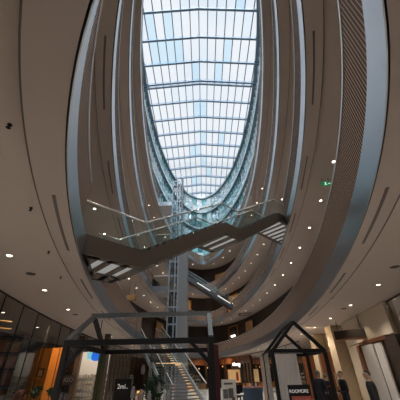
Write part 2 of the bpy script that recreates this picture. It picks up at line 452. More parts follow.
# ------------------------------------------------------------------ glass drum above the top gallery
DA, DB = 7.72, 24.95
def dell(t): return (CX+DA*math.cos(t), CY+DB*math.sin(t))
ND = 96
DR, DPER = resample(dell, ND)
DN = normals(DR)
def dloop(off): return [(x+nx*off, y+ny*off) for (x, y), (nx, ny) in zip(DR, DN)]
def zroof(x): return 35.72-.12*abs(x-CX)
ROWS = [20.3, 22.0, 23.7, 25.45, 27.2, 29.15, 31.1, 32.95, 34.8]
mb = MB()
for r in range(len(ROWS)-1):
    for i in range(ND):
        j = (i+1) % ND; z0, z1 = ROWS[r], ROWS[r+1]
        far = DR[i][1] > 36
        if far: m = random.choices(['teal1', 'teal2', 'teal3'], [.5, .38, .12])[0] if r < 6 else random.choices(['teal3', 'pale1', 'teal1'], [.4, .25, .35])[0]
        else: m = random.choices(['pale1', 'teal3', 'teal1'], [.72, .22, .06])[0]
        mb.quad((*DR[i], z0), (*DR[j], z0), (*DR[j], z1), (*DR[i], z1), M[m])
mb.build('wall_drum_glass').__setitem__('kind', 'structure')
mb = MB()
for i in range(ND):
    x, y = DR[i]; nx, ny = DN[i]
    mb.bar((x-nx*.06, y-ny*.06, 20.3), (x-nx*.06, y-ny*.06, 34.8), .07, .12, up=(nx, ny, 0))
for z in ROWS[1:]:
    l = dloop(-.06)
    for i in range(ND): mb.bar((*l[i], z), (*l[(i+1) % ND], z), .07, .07)
struct(mb.build('trim_drum_mullions', M['drumbar']))
# diagonal bracing inside the drum glazing
mb = MB(); l = dloop(-.14)
for r in (0, 1, 4, 5, 6, 7):
    for i in range(r % 2, ND, 2):
        a, b = (ROWS[r], ROWS[r+1]) if (i+r) % 2 else (ROWS[r+1], ROWS[r])
        mb.bar((*l[i], a), (*l[(i+1) % ND], b), .03, .03)
struct(mb.build('trim_drum_bracing', M['drumlight']))
for z, h in ((27.2, .42), (31.1, .42), (34.8, .40)):
    mb = MB(); a, b = dloop(-.50), dloop(.05)
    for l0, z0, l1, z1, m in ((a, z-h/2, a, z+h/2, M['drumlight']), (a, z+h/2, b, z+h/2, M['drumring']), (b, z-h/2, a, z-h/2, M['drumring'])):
        for i in range(ND):
            j = (i+1) % ND; mb.quad((*l0[i], z0), (*l0[j], z0), (*l1[j], z1), (*l1[i], z1), m)
    TRIM += 1; struct(mb.build('trim_%d' % TRIM))
# frieze up to the roof plane
mb = MB(); FR = resample(dell, 288)[0]
for i in range(288):
    p, q = FR[i], FR[(i+1) % 288]
    mb.quad((*p, 34.8), (*q, 34.8), (*q, zroof(q[0])+.1), (*p, zroof(p[0])+.1))
struct(mb.build('wall_drum_frieze', M['drumlight']))

# skylight
sky = bpy.data.objects.new('window_skylight', None); COL.objects.link(sky); sky['kind'] = 'structure'
def yhalf(x):
    u = (x-CX)/DA
    return DB*math.sqrt(max(0, 1-u*u))
def xhalf(y):
    u = (y-CY)/DB
    return DA*math.sqrt(max(0, 1-u*u))
DY = 2.93; Y0 = 21.8
beams = [Y0+DY*i for i in range(-8, 11)]
DX = 1.0
# clear panes seen as blue: (bay index from the double beam, column)
BLUE = {(-3, -7): 2, (-3, -6): 1, (-3, -4): 1, (-3, -3): 2, (-3, 5): 2, (-2, -6): 1, (-2, -5): 1, (-2, -4): 1, (-2, -3): 1, (-2, 0): 2, (-2, 3): 1, (-1, -1): 1, (-1, 2): 1,
        (1, -1): 1, (1, 0): 1, (3, -1): 2, (3, 3): 1, (3, 0): 1, (2, 4): 2, (4, -2): 1, (4, -1): 1, (4, 4): 2, (0, -4): 2, (5, 0): 1, (5, -3): 2, (6, 1): 1, (7, -2): 1, (7, -1): 1, (8, 1): 2, (-4, -2): 2, (-4, 4): 1}
mb = MB()
for c in range(-8, 8):
    xa, xb = CX+c*DX, CX+(c+1)*DX
    for bi in range(-8, 11):
        ya, yb = Y0+DY*bi, Y0+DY*(bi+1)
        ys = [ya+(yb-ya)*q/6 for q in range(7)]
        m = {0: 'panewhite', 1: 'paneblue', 2: 'panemid'}[BLUE.get((bi, c), 0)]
        for p, q in zip(ys, ys[1:]):
            def cl(x, y): 
                h = xhalf(y); return max(CX-h, min(CX+h, x))
            P = [(cl(xa, p), p), (cl(xb, p), p), (cl(xb, q), q), (cl(xa, q), q)]
            if abs(P[0][0]-P[1][0]) < 1e-6 and abs(P[2][0]-P[3][0]) < 1e-6: continue
            if q < CY-DB or p > CY+DB: continue
            mb.quad(*[(x, y, zroof(x)+.02) for x, y in P], M[m])
mb.build('window_pane', parent=sky)
mb = MB()
for c in range(-7, 8):
    x = CX+c*DX; h = yhalf(x)
    mb.bar((x, CY-h, zroof(x)-.06), (x, CY+h, zroof(x)-.06), .095, .16)
mb.build('window_glazing_bar', M['steel'], sky)
mb = MB()
for i, y in enumerate(beams):
    for y_ in ((y-.24, y+.24) if abs(y-Y0) < .1 else (y,)):
        h = xhalf(y_)
        if h < .3: continue
        for sgn in (-1, 1):
            mb.bar((CX, y_, zroof(CX)-.26), (CX+sgn*h, y_, zroof(CX+sgn*h)-.26), .22, .38)
mb.build('window_beam', M['steel'], sky)

# ------------------------------------------------------------------ straight stair bridge from first gallery (left) to second gallery (right)
U = Vector((.720, .694, 0)); W = Vector((-.694, .720, 0)); N1 = Vector((-1.78, 7.75, 0))
def bp(s, w, z): p = N1+U*s+W*w; return Vector((p.x, p.y, z))
Z1, Z2, Z3 = 4.8, 7.25, 9.7
WD = 1.85
br = thing('stair_bridge', 'brown stair bridge with glass sides crossing the void from left to right', 'stair bridge', tuple(bp(0, WD/2, Z1)))
SN = [(-2.02, Z1), (0, Z1), (3.95, Z2), (5.04, Z2), (8.96, Z3), (10.25, Z3)]
SF = [(-.78, Z1), (0, Z1), (3.95, Z2), (5.04, Z2), (8.96, Z3), (12.1, Z3)]
for prof, w, nm in ((SN, -.03, 'near'), (SF, WD+.03, 'far')):
    mb = MB()
    for (s0, z0), (s1, z1) in zip(prof, prof[1:]):
        for a in (1,):
            P = [bp(s0, w-.03, z0-.48), bp(s1, w-.03, z1-.48), bp(s1, w+.03, z1-.48), bp(s0, w+.03, z0-.48),
                 bp(s0, w-.03, z0+.06), bp(s1, w-.03, z1+.06), bp(s1, w+.03, z1+.06), bp(s0, w+.03, z0+.06)]
            mb.hexa(P)
    mb.build('stringer', M['bronze'], br)
def flight(s0, z0, s1, z1):
    mb = MB(); n = 14
    mb.hexa([bp(s0, .0, z0-.46), bp(s1, .0, z1-.46), bp(s1, WD, z1-.46), bp(s0, WD, z0-.46),
             bp(s0, .0, z0-.36), bp(s1, .0, z1-.36), bp(s1, WD, z1-.36), bp(s0, WD, z0-.36)], M['bronze'])
    for i in range(n):
        a, b = s0+(s1-s0)*i/n, s0+(s1-s0)*(i+1)/n; zt = z0+(z1-z0)*(i+1)/n
        zl = z0+(z1-z0)*i/n-.37
        mb.hexa([bp(a, .02, zl), bp(b, .02, zl), bp(b, WD-.02, zl), bp(a, WD-.02, zl), bp(a, .02, zt), bp(b, .02, zt), bp(b, WD-.02, zt), bp(a, WD-.02, zt)], M['tread'])
    mb.build('flight', parent=br)
flight(0, Z1, 3.95, Z2); flight(5.04, Z2, 8.96, Z3)
def landing(pts, z, bars):
    mb = MB(); mb.prism(pts, z-.05, z); o = mb.build('landing', M['tread'], br)
    mb = MB(); mb.prism(pts, z-.42, z-.40); p = mb.build('soffit_light_panel', M['treadglass'], br)
    mb = MB()
    for a, b, w in bars: mb.bar((*a, z-.44), (*b, z-.44), w, .05)
    mb.build('joist', M['bronze'], p)
def q2(s, w): p = N1+U*s+W*w; return (p.x, p.y)
landing([q2(-2.0, 0), q2(0, 0), q2(0, WD), q2(-.78, WD)], Z1, [(q2(-1.45, 0), q2(-1.45, 1.0), .34), (q2(-.95, 0), q2(-.95, WD), .18), (q2(-.45, 0), q2(-.45, WD), .18), (q2(-.03, 0), q2(-.03, WD), .2), (q2(-2.0, .1), q2(0, .1), .2), (q2(-.8, WD-.28), q2(0, WD-.28), .56), (q2(-1.95, .05), q2(-.9, WD-.1), .45)])
landing([q2(3.95, 0), q2(5.04, 0), q2(5.04, WD), q2(3.95, WD)], Z2, [(q2(4.0, 0), q2(4.0, WD), .3), (q2(4.48, 0), q2(4.48, WD), .22), (q2(4.98, 0), q2(4.98, WD), .26), (q2(3.95, .08), q2(5.04, .08), .12), (q2(3.95, WD-.08), q2(5.04, WD-.08), .12)])
landing([q2(8.96, 0), q2(10.2, 0), q2(12.0, WD), q2(8.96, WD)], Z3, [(q2(9.0, 0), q2(9.0, WD), .16), (q2(9.5, 0), q2(9.5, WD), .14), (q2(10.0, 0), q2(10.0, WD), .14), (q2(10.5, .35), q2(10.5, WD), .14), (q2(11.0, .85), q2(11.0, WD), .14), (q2(11.5, 1.35), q2(11.5, WD), .14), (q2(8.96, .06), q2(10.2, .06), .12), (q2(8.96, WD-.06), q2(12, WD-.06), .12)])
for prof, w in ((SN, .05), (SF, WD-.05)):
    g = MB(); h = MB()
    for (s0, z0), (s1, z1) in zip(prof, prof[1:]):
        n = max(1, round((s1-s0)/1.35))
        for i in range(n):
            a, b = s0+(s1-s0)*i/n, s0+(s1-s0)*(i+1)/n; za, zb_ = z0+(z1-z0)*i/n, z0+(z1-z0)*(i+1)/n
            e = .012
            g.hexa([bp(a+e, w-.008, za), bp(b-e, w-.008, zb_), bp(b-e, w+.008, zb_), bp(a+e, w+.008, za), bp(a+e, w-.008, za+1.08), bp(b-e, w-.008, zb_+1.08), bp(b-e, w+.008, zb_+1.08), bp(a+e, w+.008, za+1.08)])
    g.build('glass_panel', M['bal'], br)
    h.tube([bp(s, w, z+1.1) for s, z in prof], .03, 8); h.build('handrail', M['rail'], br, smooth=True)

# ------------------------------------------------------------------ lift tower
LX0, LX1, LY0, LY1 = -3.55, -1.6, 29.0, 31.0
lt = thing('lift_tower', 'tall steel and glass lift tower with grey clad column rising through the void', 'lift', ((LX0+LX1)/2, (LY0+LY1)/2, 0))
mb = MB()
for x, y in ((LX0, LY0), (-2.95, LY0), (LX0, LY1), (-2.62, LY0)):
    mb.box((x, y, 11.9), (.13, .13, 23.8))
z = 1.2
while z < 24:
    mb.bar((LX0, LY0, z), (-2.6, LY0, z), .09, .16); mb.bar((LX0, LY0, z), (LX0, LY1, z), .09, .16); mb.bar((LX0, LY1, z), (-2.6, LY1, z), .09, .16)
    z += 1.62
mb.build('steel_frame', M['bluegrey'], lt)
mb = MB(); mb.box((-2.1, LY0+.10, 7.1), (1.0, .22, 14.2)); mb.box((LX1, 30.0, 7.1), (.1, 1.8, 14.2)); mb.build('clad_column', M['clad'], lt)
mb = MB(); mb.box((-2.3, LY0+.06, 19.15), (.26, .26, 10.1)); mb.build('mast', M['clad'], lt)
mb = MB(); mb.quad((LX0+.07, LY0+.02, .2), (-2.7, LY0+.02, .2), (-2.7, LY0+.02, 23.5), (LX0+.07, LY0+.02, 23.5))
mb.quad((LX0+.02, LY1, .2), (LX0+.02, LY0, .2), (LX0+.02, LY0, 23.5), (LX0+.02, LY1, 23.5)); mb.build('glass_side', M['liftglass'], lt)
mb = MB(); mb.box((-2.6, 30, 6.1), (1.7, 1.6, 2.4)); mb.build('lift_car', M['dark'], lt)
mb = MB()
for x in (-3.2, -2.9, -2.2): mb.tube([(x, 30.2, 2.6), (x, 30.2, 23.6)], .03, 6)
mb.build('lift_cable', M['dark'], lt)
mb = MB(); mb.box((-3.05, 30, 23.4), (1.1, 2.1, .14)); mb.build('lift_head', M['bluegrey'], lt)
for k, zb in enumerate(ZB):
    zt = zb+.6; y0, y1 = (28.5, 31.0)
    r = thing('lift_landing', 'grey lift landing platform joining the left side of the %s gallery up' % LEV[k], 'landing', (-4.5, 29.8, zt), 'lift landings')
    if k == 0: poly = [(-5.2, 28.2), (-4.15, 28.72), (-3.62, 28.9), (-3.62, 31.0), (-5.2, 31.0)]
    else: poly = [(-5.17, y0), (-3.62, y0), (-3.62, y1), (-5.2, y1)]
    mb = MB(); mb.prism(poly, zb+.02, zt); mb.build('slab', M['fascia'], r)
    if k:
        mb = MB(); mb.box((-4.4, y0+.04, zt+.53), (1.5, .02, 1.06)); mb.build('glass_panel', M['bal'], r)
        mb = MB(); mb.tube([(-5.15, y0+.04, zt+1.09), (-3.65, y0+.04, zt+1.09)], .03, 8); mb.build('handrail', M['rail'], r)

# ------------------------------------------------------------------ escalator, far end, second to third gallery
e0, e1 = Vector((5.5, 42.2, 9.75)), Vector((-2.1, 42.2, 14.7))
es = thing('escalator', 'long escalator with lit glass sides climbing across the far end of the void', 'escalator', tuple(e0))
mb = MB()
for yy in (-.75, .75):
    P = [e0+Vector((1.6, yy, 0)), e0+Vector((0, yy, 0)), e1+Vector((0, yy, 0)), e1+Vector((-1.6, yy, 0))]
    for p, q in zip(P, P[1:]):
        mb.hexa([p+Vector((0, -.06, -.55)), q+Vector((0, -.06, -.55)), q+Vector((0, .06, -.55)), p+Vector((0, .06, -.55)), p+Vector((0, -.06, .1)), q+Vector((0, -.06, .1)), q+Vector((0, .06, .1)), p+Vector((0, .06, .1))])
mb.hexa([e0+Vector((0, -.75, -.55)), e1+Vector((0, -.75, -.55)), e1+Vector((0, .75, -.55)), e0+Vector((0, .75, -.55)), e0+Vector((0, -.75, -.65)), e1+Vector((0, -.75, -.65)), e1+Vector((0, .75, -.65)), e0+Vector((0, .75, -.65))])
mb.build('truss', M['truss'], es)
mb = MB()
for i in range(24):
    p = e0.lerp(e1, (i+.5)/24); mb.box(tuple(p+Vector((0, 0, -.05))), (.31, 1.3, .2))
mb.build('step_band', M['dark'], es)
for yy in (-.72, .72):
    g = MB(); g.hexa([e0+Vector((0, yy-.01, .1)), e1+Vector((0, yy-.01, .1)), e1+Vector((0, yy+.01, .1)), e0+Vector((0, yy+.01, .1)), e0+Vector((0, yy-.01, .95)), e1+Vector((0, yy-.01, .95)), e1+Vector((0, yy+.01, .95)), e0+Vector((0, yy+.01, .95))])
    g.build('glass_panel', M['bal'], es)
    g = MB(); g.tube([e0+Vector((1.4, yy, 1.0)), e0+Vector((0, yy, 1.0)), e1+Vector((0, yy, 1.0)), e1+Vector((-1.3, yy, 1.0))], .05, 8); g.build('handrail', M['light'], es)
for a, b in ((.18, .42), (.56, .82)):
    p, q = e0.lerp(e1, a), e0.lerp(e1, b)
    g = MB(); g.bar(p+Vector((0, -.83, -.05)), q+Vector((0, -.83, -.05)), .03, .14); g.build('light_strip', M['stripglow'], es)
g = MB(); g.box((-3.0, 42.2, 14.35), (1.9, 1.9, .6)); o = g.build('landing_slab', M['fascia'], es)

# ------------------------------------------------------------------ ground stair up to the first gallery
D = Vector((.437, -.8995, 0)); V = Vector((.8995, .437, 0))
T0 = Vector((-5.02, 28.02, 0))
gs = thing('open_stair', 'open riser staircase with glowing step edges below the lift tower', 'staircase', (-.9, 19.5, 0))
def sp(d, w, z): p = T0+D*d+V*w; return Vector((p.x, p.y, z))
RUN = [(0, 4.8), (4.6, 2.5), (5.3, 2.5), (9.5, .25)]
HW = 1.1
def gflight(d0, z0, d1, z1, n):
    mb = MB(); leds = []
    for i in range(n):
        t = (i+.5)/n; d = d0+(d1-d0)*t; z = z0+(z1-z0)*(i+1)/n
        c = sp(d, 0, z); mb.box(tuple(c), (HW*2-.1, .33, .06), math.atan2(V.y, V.x), M['tread'])
        p = sp(d+.15, .72, z-.05); q = sp(d+.15, HW-.08, z-.05); led = MB(); led.bar(p, q, .025, .03); leds.append(led)
    o = mb.build('flight', parent=gs); [e.build('led_strip', M['led'], o) for e in leds]
gflight(0, 4.8, 4.6, 2.5, 14); gflight(5.3, 2.5, 9.5, 0.0, 15)
mb = MB(); mb.prism([tuple(sp(d, w, 0))[:2] for d, w in ((4.5, -HW+.05), (5.35, -HW+.05), (5.35, HW-.05), (4.5, HW-.05))][::-1], 2.36, 2.5); mb.build('mid_landing', M['tread'], gs)
mb = MB(); mb.bar(sp(5.4, -.9, 2.52), sp(5.4, 1.05, 2.52), .04, .04); mb.bar(sp(5.36, .6, 2.42), sp(5.36, 1.05, 2.42), .04, .06, M['led']); mb.build('led_strip', M['led'], gs)
for w in (-HW, HW):
    mb = MB()
    for (a, za), (b, zb_) in zip(RUN, RUN[1:]):
        mb.hexa([sp(a, w-.03, za-.26), sp(b, w-.03, zb_-.26), sp(b, w+.03, zb_-.26), sp(a, w+.03, za-.26), sp(a, w-.03, za+.08), sp(b, w-.03, zb_+.08), sp(b, w+.03, zb_+.08), sp(a, w+.03, za+.08)])
    mb.build('stringer', M['palesteel'], gs)
    g = MB()
    for (a, za), (b, zb_) in zip(RUN, RUN[1:]):
        g.hexa([sp(a, w-.006, za+.08), sp(b, w-.006, zb_+.08), sp(b, w+.006, zb_+.08), sp(a, w+.006, za+.08), sp(a, w-.006, za+1.0), sp(b, w-.006, zb_+1.0), sp(b, w+.006, zb_+1.0), sp(a, w+.006, za+1.0)])
    g.build('glass_panel', M['bal'], gs)
    g = MB(); g.tube([sp(a, w, z+1.05) for a, z in RUN], .028, 8); g.build('handrail', M['rail'], gs)

# ------------------------------------------------------------------ pavilion frame, left foreground
PX0, PX1, PY0, PY1, PYM = -3.5, .2, 7.75, 10.75, 9.25
pf = thing('house_frame', 'dark steel house shaped pavilion frame with pale ridge, left foreground', 'pavilion frame', ((PX0+PX1)/2, PYM, 0))
for x, y in ((PX0, PY0), (PX1, PY0), (PX0, PY1), (PX1, PY1)):
    mb = MB(); mb.box((x, y, 1.17), (.13, .13, 2.34)); mb.build('post', M['dark'], pf)
for p, q in (((PX0-.07, PY0, 2.4), (PX1+.07, PY0, 2.4)), ((PX0-.07, PY1, 2.4), (PX1+.07, PY1, 2.4)), ((PX0, PY0+.07, 2.4), (PX0, PY1-.07, 2.4)), ((PX1, PY0+.07, 2.4), (PX1, PY1-.07, 2.4))):
    mb = MB(); mb.bar(p, q, .12, .13); mb.build('eave_beam', M['dark'], pf)
mb = MB(); mb.bar((PX0-.07, PYM, 3.32), (PX1+.07, PYM, 3.32), .13, .13); mb.build('ridge_beam', M['light'], pf)
for x in (PX0, PX1):
    for y in (PY0, PY1):
        mb = MB(); mb.bar((x, y, 2.46), (x, PYM, 3.30), .12, .11); mb.build('rafter', M['light'] if y == PY0 else M['dark'], pf)
for x, sx, y in ((PX0, 1, PY0), (PX1, -1, PY0)):
    mb = MB(); mb.bar((x, y, 1.85), (x+sx*.52, y, 2.37), .09, .09); mb.build('brace', M['dark'], pf)

# hanging cloths, helper: wavy sheet between two plan points
def drape(p, q, z0, z1, amp, waves, m, name, label, cat, group=None, flare=1.0, seed=0):
    rnd = random.Random(seed); p, q = Vector((*p, 0)), Vector((*q, 0)); d = q-p; nrm = Vector((-d.y, d.x, 0)).normalized()
    n = waves*6; rows = 7; mb = MB(); ph = [rnd.uniform(.6, 1.3) for _ in range(waves+1)]
    idx = []
    for side in (0, 1):
        for r in range(rows):
            t = r/(rows-1); z = z1+(z0-z1)*t; k = 1+(flare-1)*t
            idx.append(mb.add([tuple(p+d*(.5+(i/n-.5)*k)+nrm*(amp*(.5+.5*t)*ph[i//6]*math.sin(2*PI*i/6+.4*t)+side*.012)+Vector((0, 0, z))) for i in range(n+1)]))
    for side in (0, 1):
        for r in range(rows-1):
            a, b = idx[side*rows+r], idx[side*rows+r+1]
            for i in range(n): mb.face((a+i, a+i+1, b+i+1, b+i))
    o = mb.build(name, m, loc=tuple((p+q)/2+Vector((0, 0, z1))), smooth=True)
    return tag(o, label, cat, group)
drape((.24, 7.86), (.40, 8.25), .05, 2.32, .025, 3, M['redcloth'], 'red_curtain', 'dark red curtain hanging beside the right post of the house frame', 'curtain')
xs = [(-3.60+i*.125) for i in range(9)]
for i, x in enumerate(xs):
    m = M['greencloth'] if i in (0, 1) else M['stripcloth']
    drape((x, 10.62), (x+.1, 10.62), .25, 2.33, .012, 2, m, 'fabric_strip', ('plain olive fabric strip' if i in (0, 1) else 'patterned brown fabric strip')+' hanging from the rear beam, %s from the left' % ORD[i], 'hanging strip', 'fabric strips hung from the rear beam', seed=i)
# black sign with white lettering
sg = thing('black_sign', 'black board with white lettering standing in front of the patterned strips', 'sign', (-2.15, 8.6, 0))
mb = MB(); mb.box((-2.15, 8.6, 1.25), (.44, .03, .72)); mb.build('board', M['black'], sg)
mb = MB(); mb.box((-2.15, 8.62, .45), (.05, .04, .9)); mb.box((-2.15, 8.62, .02), (.4, .3, .04)); mb.build('stand', M['black'], sg)
text('lettering', '2mi..', .15, M['dimwhite'], sg, (-2.15, 8.58, 1.44), (PI/2, 0, 0))
# lanterns
l0 = None
for i, (x, z, w) in enumerate([(-1.78, 1.82, 'upper left of the green plant'), (-1.57, 1.74, 'above the green plant, left of two'), (-2.1, 1.58, 'beside the black sign, upper one'), (-1.68, 1.33, 'beside the black sign, lower one'), (-1.12, 1.84, 'in front of the stair, highest on the right'), (-1.49, 1.27, 'low, left of the purple glow'), (-1.30, 1.24, 'low, right of the purple glow'), (-1.28, 1.38, 'in front of the plant, right side'), (-.85, 1.25, 'lowest on the right')]):
    lab = 'glass lantern hanging in the house frame, '+w
    low = i in (3, 5, 6, 8); y = 7.75 if low else 9.25; top = (2.33 if low else 3.25)-z
    if l0 is None:
        l0 = thing('glass_lantern', lab, 'lantern', (x, y, z), 'hanging glass lanterns')
        mb = MB(); mb.lathe([(.045, -.11), (.06, -.10), (.062, .05), (.035, .09)], n=14); g = mb.build('jar', M['jar'], smooth=True); g.parent = l0
        mb = MB(); mb.lathe([(.037, .09), (.037, .115), (.01, .125)], n=12); g = mb.build('lid', M['light']); g.parent = l0
        mb = MB(); mb.tube([(0, 0, .12), (0, 0, top)], .004, 5); g = mb.build('cord', M['dark']); g.parent = l0
    else:
        r = dup(l0, (x, y, z), label=lab)
        for c in r.children:
            if c.name.startswith('cord'):
                mb = MB(); mb.tube([(0, 0, .12), (0, 0, top)], .004, 5)
                me = bpy.data.meshes.new('cord'); me.from_pydata(mb.v, [], mb.f); me.materials.append(M['dark']); c.data = me
# plants
def leaves(mb, c, rx, rz, n, size, rnd, m=None):
    for _ in range(n):
        th, ph = rnd.uniform(0, 2*PI), math.acos(rnd.uniform(-1, 1)); rr = rnd.uniform(.55, 1)
        p = Vector(c)+Vector((rx*rr*math.sin(ph)*math.cos(th), rx*rr*math.sin(ph)*math.sin(th), rz*rr*math.cos(ph)))
        d = Vector((rnd.uniform(-1, 1), rnd.uniform(-1, 1), rnd.uniform(-.3, 1))).normalized()*size
        sd = d.cross(Vector((rnd.uniform(-1, 1), rnd.uniform(-1, 1), rnd.uniform(-1, 1)))).normalized()*size*.3
        mb.quad(p, p+d*.5+sd, p+d, p+d*.5-sd, m)
pl = thing('potted_shrub', 'green leafy shrub in a pot behind the hanging lanterns', 'plant', (-1.9, 12.4, 0))
rnd = random.Random(4)
mb = MB(); leaves(mb, (-1.9, 12.4, 1.25), .36, .52, 520, .13, rnd); mb.build('foliage', M['leaf'], pl)
mb = MB(); mb.tube([(-1.9, 12.4, .4), (-1.88, 12.42, .9), (-1.92, 12.4, 1.3)], .03, 8); mb.build('stem', M['darkwood'], pl)
mb = MB(); mb.lathe([(.17, 0), (.23, .42), (.24, .45), (.2, .45)], c=(-1.9, 12.4, 0), n=18); mb.build('pot', M['pot'], pl)
# glowing column inside the pavilion
gc = thing('display_column', 'slim timber column with amber top and purple glow behind the lanterns', 'column light', (-1.98, 10.1, 0))
mb = MB(); mb.box((-1.98, 10.1, .62), (.14, .14, 1.24)); mb.build('shaft', M['orange'], gc)
mb = MB(); mb.lathe([(.09, 1.24), (.10, 1.29)], c=(-1.98, 10.1, 0), n=14); mb.build('lamp_top', M['amber'], gc)
mb = MB(); mb.box((-1.98, 10.02, 1.02), (.1, .02, .10)); mb.build('purple_lamp', M['purple'], gc)

# ------------------------------------------------------------------ gabled tent frame, right
TF = [(2.32, 10.42), (4.20, 10.72)]; TB = [(2.46, 12.75), (4.34, 13.05)]
tf = thing('tent_frame', 'black gabled house frame with grey curtains on the right', 'tent frame', (3.3, 11.7, 0))
def mid(p, q): return ((p[0]+q[0])/2, (p[1]+q[1])/2)
for p in TF+TB:
    mb = MB(); mb.box((*p, 1.13), (.11, .11, 2.26)); mb.build('post', M['black'], tf)
for p, q in ((TF[0], TF[1]), (TB[0], TB[1]), (TF[0], TB[0]), (TF[1], TB[1])):
    mb = MB(); mb.bar((*p, 2.3), (*q, 2.3), .11, .11); mb.build('eave_beam', M['black'], tf)
af, ab = mid(*TF), mid(*TB)
for pr, ap in ((TF, af), (TB, ab)):
    for p in pr:
        mb = MB(); mb.bar((*p, 2.3), (*ap, 3.2), .10, .10); mb.build('rafter', M['black'], tf)
mb = MB(); mb.bar((*af, 3.2), (*ab, 3.2), .10, .10); mb.build('ridge_beam', M['black'], tf)
drape((2.60, 12.0), (3.62, 12.12), .08, 2.3, .04, 8, M['greycloth'], 'curtain', 'wide grey pleated curtain across the inside of the black tent frame', 'curtain', seed=3)
drape((2.21, 10.62), (2.335, 12.0), .06, 2.26, .035, 4, M['floral'], 'curtain', 'narrow grey floral curtain hanging along the left side of the tent frame', 'curtain', seed=5)
drape((2.31, 12.1), (2.345, 12.95), .06, 2.26, .03, 3, M['pinkcloth'], 'curtain', 'pale pink curtain at the outer left back corner of the tent frame', 'curtain', seed=6)
# red poster sign
ps = thing('poster_sign', 'red poster with black header standing in front of the tent frame', 'sign', (2.5, 9.0, 0))
c = Vector((2.585, 9.0, 0))
mb = MB(); mb.box((c.x, c.y, .78), (.60, .03, 1.2)); mb.build('board', M['black'], ps)
mb = MB(); mb.box((c.x+.02, c.y-.018, .67), (.52, .008, .92)); mb.build('red_panel', M['redsign'], ps)
mb = MB()
for a, b in (((-.16, 1.06), (.18, 1.06)), ((-.16, 1.06), (-.16, .5)), ((.18, 1.06), (.18, .5))): mb.bar((c.x+a[0]+.02, c.y-.025, a[1]), (c.x+b[0]+.02, c.y-.025, b[1]), .004, .02, up=(0, 1, 0))
mb.build('outline', M['goldline'], ps)
text('lettering', 'ROOMORE', .105, M['dimwhite'], ps, (c.x-.02, c.y-.02, 1.235), (PI/2, 0, 0))
mb = MB(); mb.box((c.x, c.y+.05, .09), (.5, .3, .18)); mb.build('base', M['black'], ps)

# ------------------------------------------------------------------ middle distance: poster stand, draped table, stools
st = thing('poster_stand', 'white poster stand with three grey pictures beside the dark red curtain', 'poster stand', (1.12, 15, 0))
mb = MB(); mb.box((1.12, 15, .78), (.66, .05, 1.44), .05); mb.build('board', M['white'], st)
for x, z, w, h in ((.96, .96, .22, .34), (1.20, .98, .22, .36), (1.30, .74, .14, .2)):
    mb = MB(); mb.box((x, 14.965, z), (w, .012, h), .05); mb.build('picture', M['greyimg'], st)
mb = MB(); mb.box((1.1, 14.965, 1.34), (.4, .012, .07), .05); mb.build('heading', M['greyimg'], st)
mb = MB(); mb.box((1.12, 15, .03), (.5, .4, .06), .05); mb.build('foot', M['dark'], st)
tb = thing('bar_table', 'round high table with rose top left of the tent frame', 'table', (2.35, 16, 0))
mb = MB(); mb.lathe([(.46, 1.12), (.48, 1.14), (.48, 1.17), (.46, 1.18)], c=(2.35, 16, 0), n=28); mb.build('tabletop', M['pink'], tb)
mb = MB(); mb.lathe([(.25, 0), (.25, .04), (.05, .06), (.05, 1.12)], c=(2.35, 16, 0), n=16); mb.build('leg', M['dark'], tb)
mb = MB(); mb.lathe([(.47, .03), (.44, .5), (.46, .9), (.495, 1.105), (.49, 1.12)], c=(2.35, 16, 0), n=48, wob=lambda j, i: (.07, .06, .04, 0, 0)[i]*math.sin(j*2*PI/6), caps=False)
o = mb.build('tablecloth', M['bluecloth'], loc=(2.35, 16, 1.12), smooth=True); tag(o, 'blue grey cloth draped to the floor around the round high table', 'tablecloth')
for i, (x, y, r, h, m, w) in enumerate([(2.2, 15.9, .04, .16, 'white', 'white vase, left one'), (2.36, 15.8, .035, .2, 'jar', 'clear jar, middle one'), (2.52, 15.95, .04, .15, 'white', 'pale candle, right one')]):
    mb = MB(); mb.lathe([(r, 0), (r*1.1, h*.5), (r*.7, h*.85), (r*.8, h)], n=12); o = mb.build('table_vase', M[m], smooth=True); o.location = (x, y, 1.18)
    tag(o, 'small '+w+' of three on the rose table', 'vase', 'things on the rose table')
s0 = None
for i, (x, y, w) in enumerate([(1.62, 16.6, 'nearest the white poster stand'), (1.86, 17.4, 'between the poster stand and the blue cloth')]):
    lab = 'tall black bar chair '+w
    if s0 is None:
        s0 = thing('bar_chair', lab, 'bar chair', (x, y, 0), 'black bar chairs')
        def pp(nm, f): 
            mb = MB(); f(mb); o = mb.build(nm, M['black']); o.parent = s0
        pp('seat', lambda b: b.box((0, 0, .76), (.38, .38, .05)))
        pp('backrest', lambda b: b.box((0, .18, 1.05), (.36, .03, .36)))
        for a in (-.16, .16):
            for b_ in (-.16, .16): pp('leg', lambda b, a=a, b_=b_: b.bar((a*1.2, b_*1.2, 0), (a, b_, .74), .03, .03))
        pp('footrest', lambda b: b.box((0, -.18, .3), (.36, .025, .025)))
    else: dup(s0, (x, y, 0), label=lab)

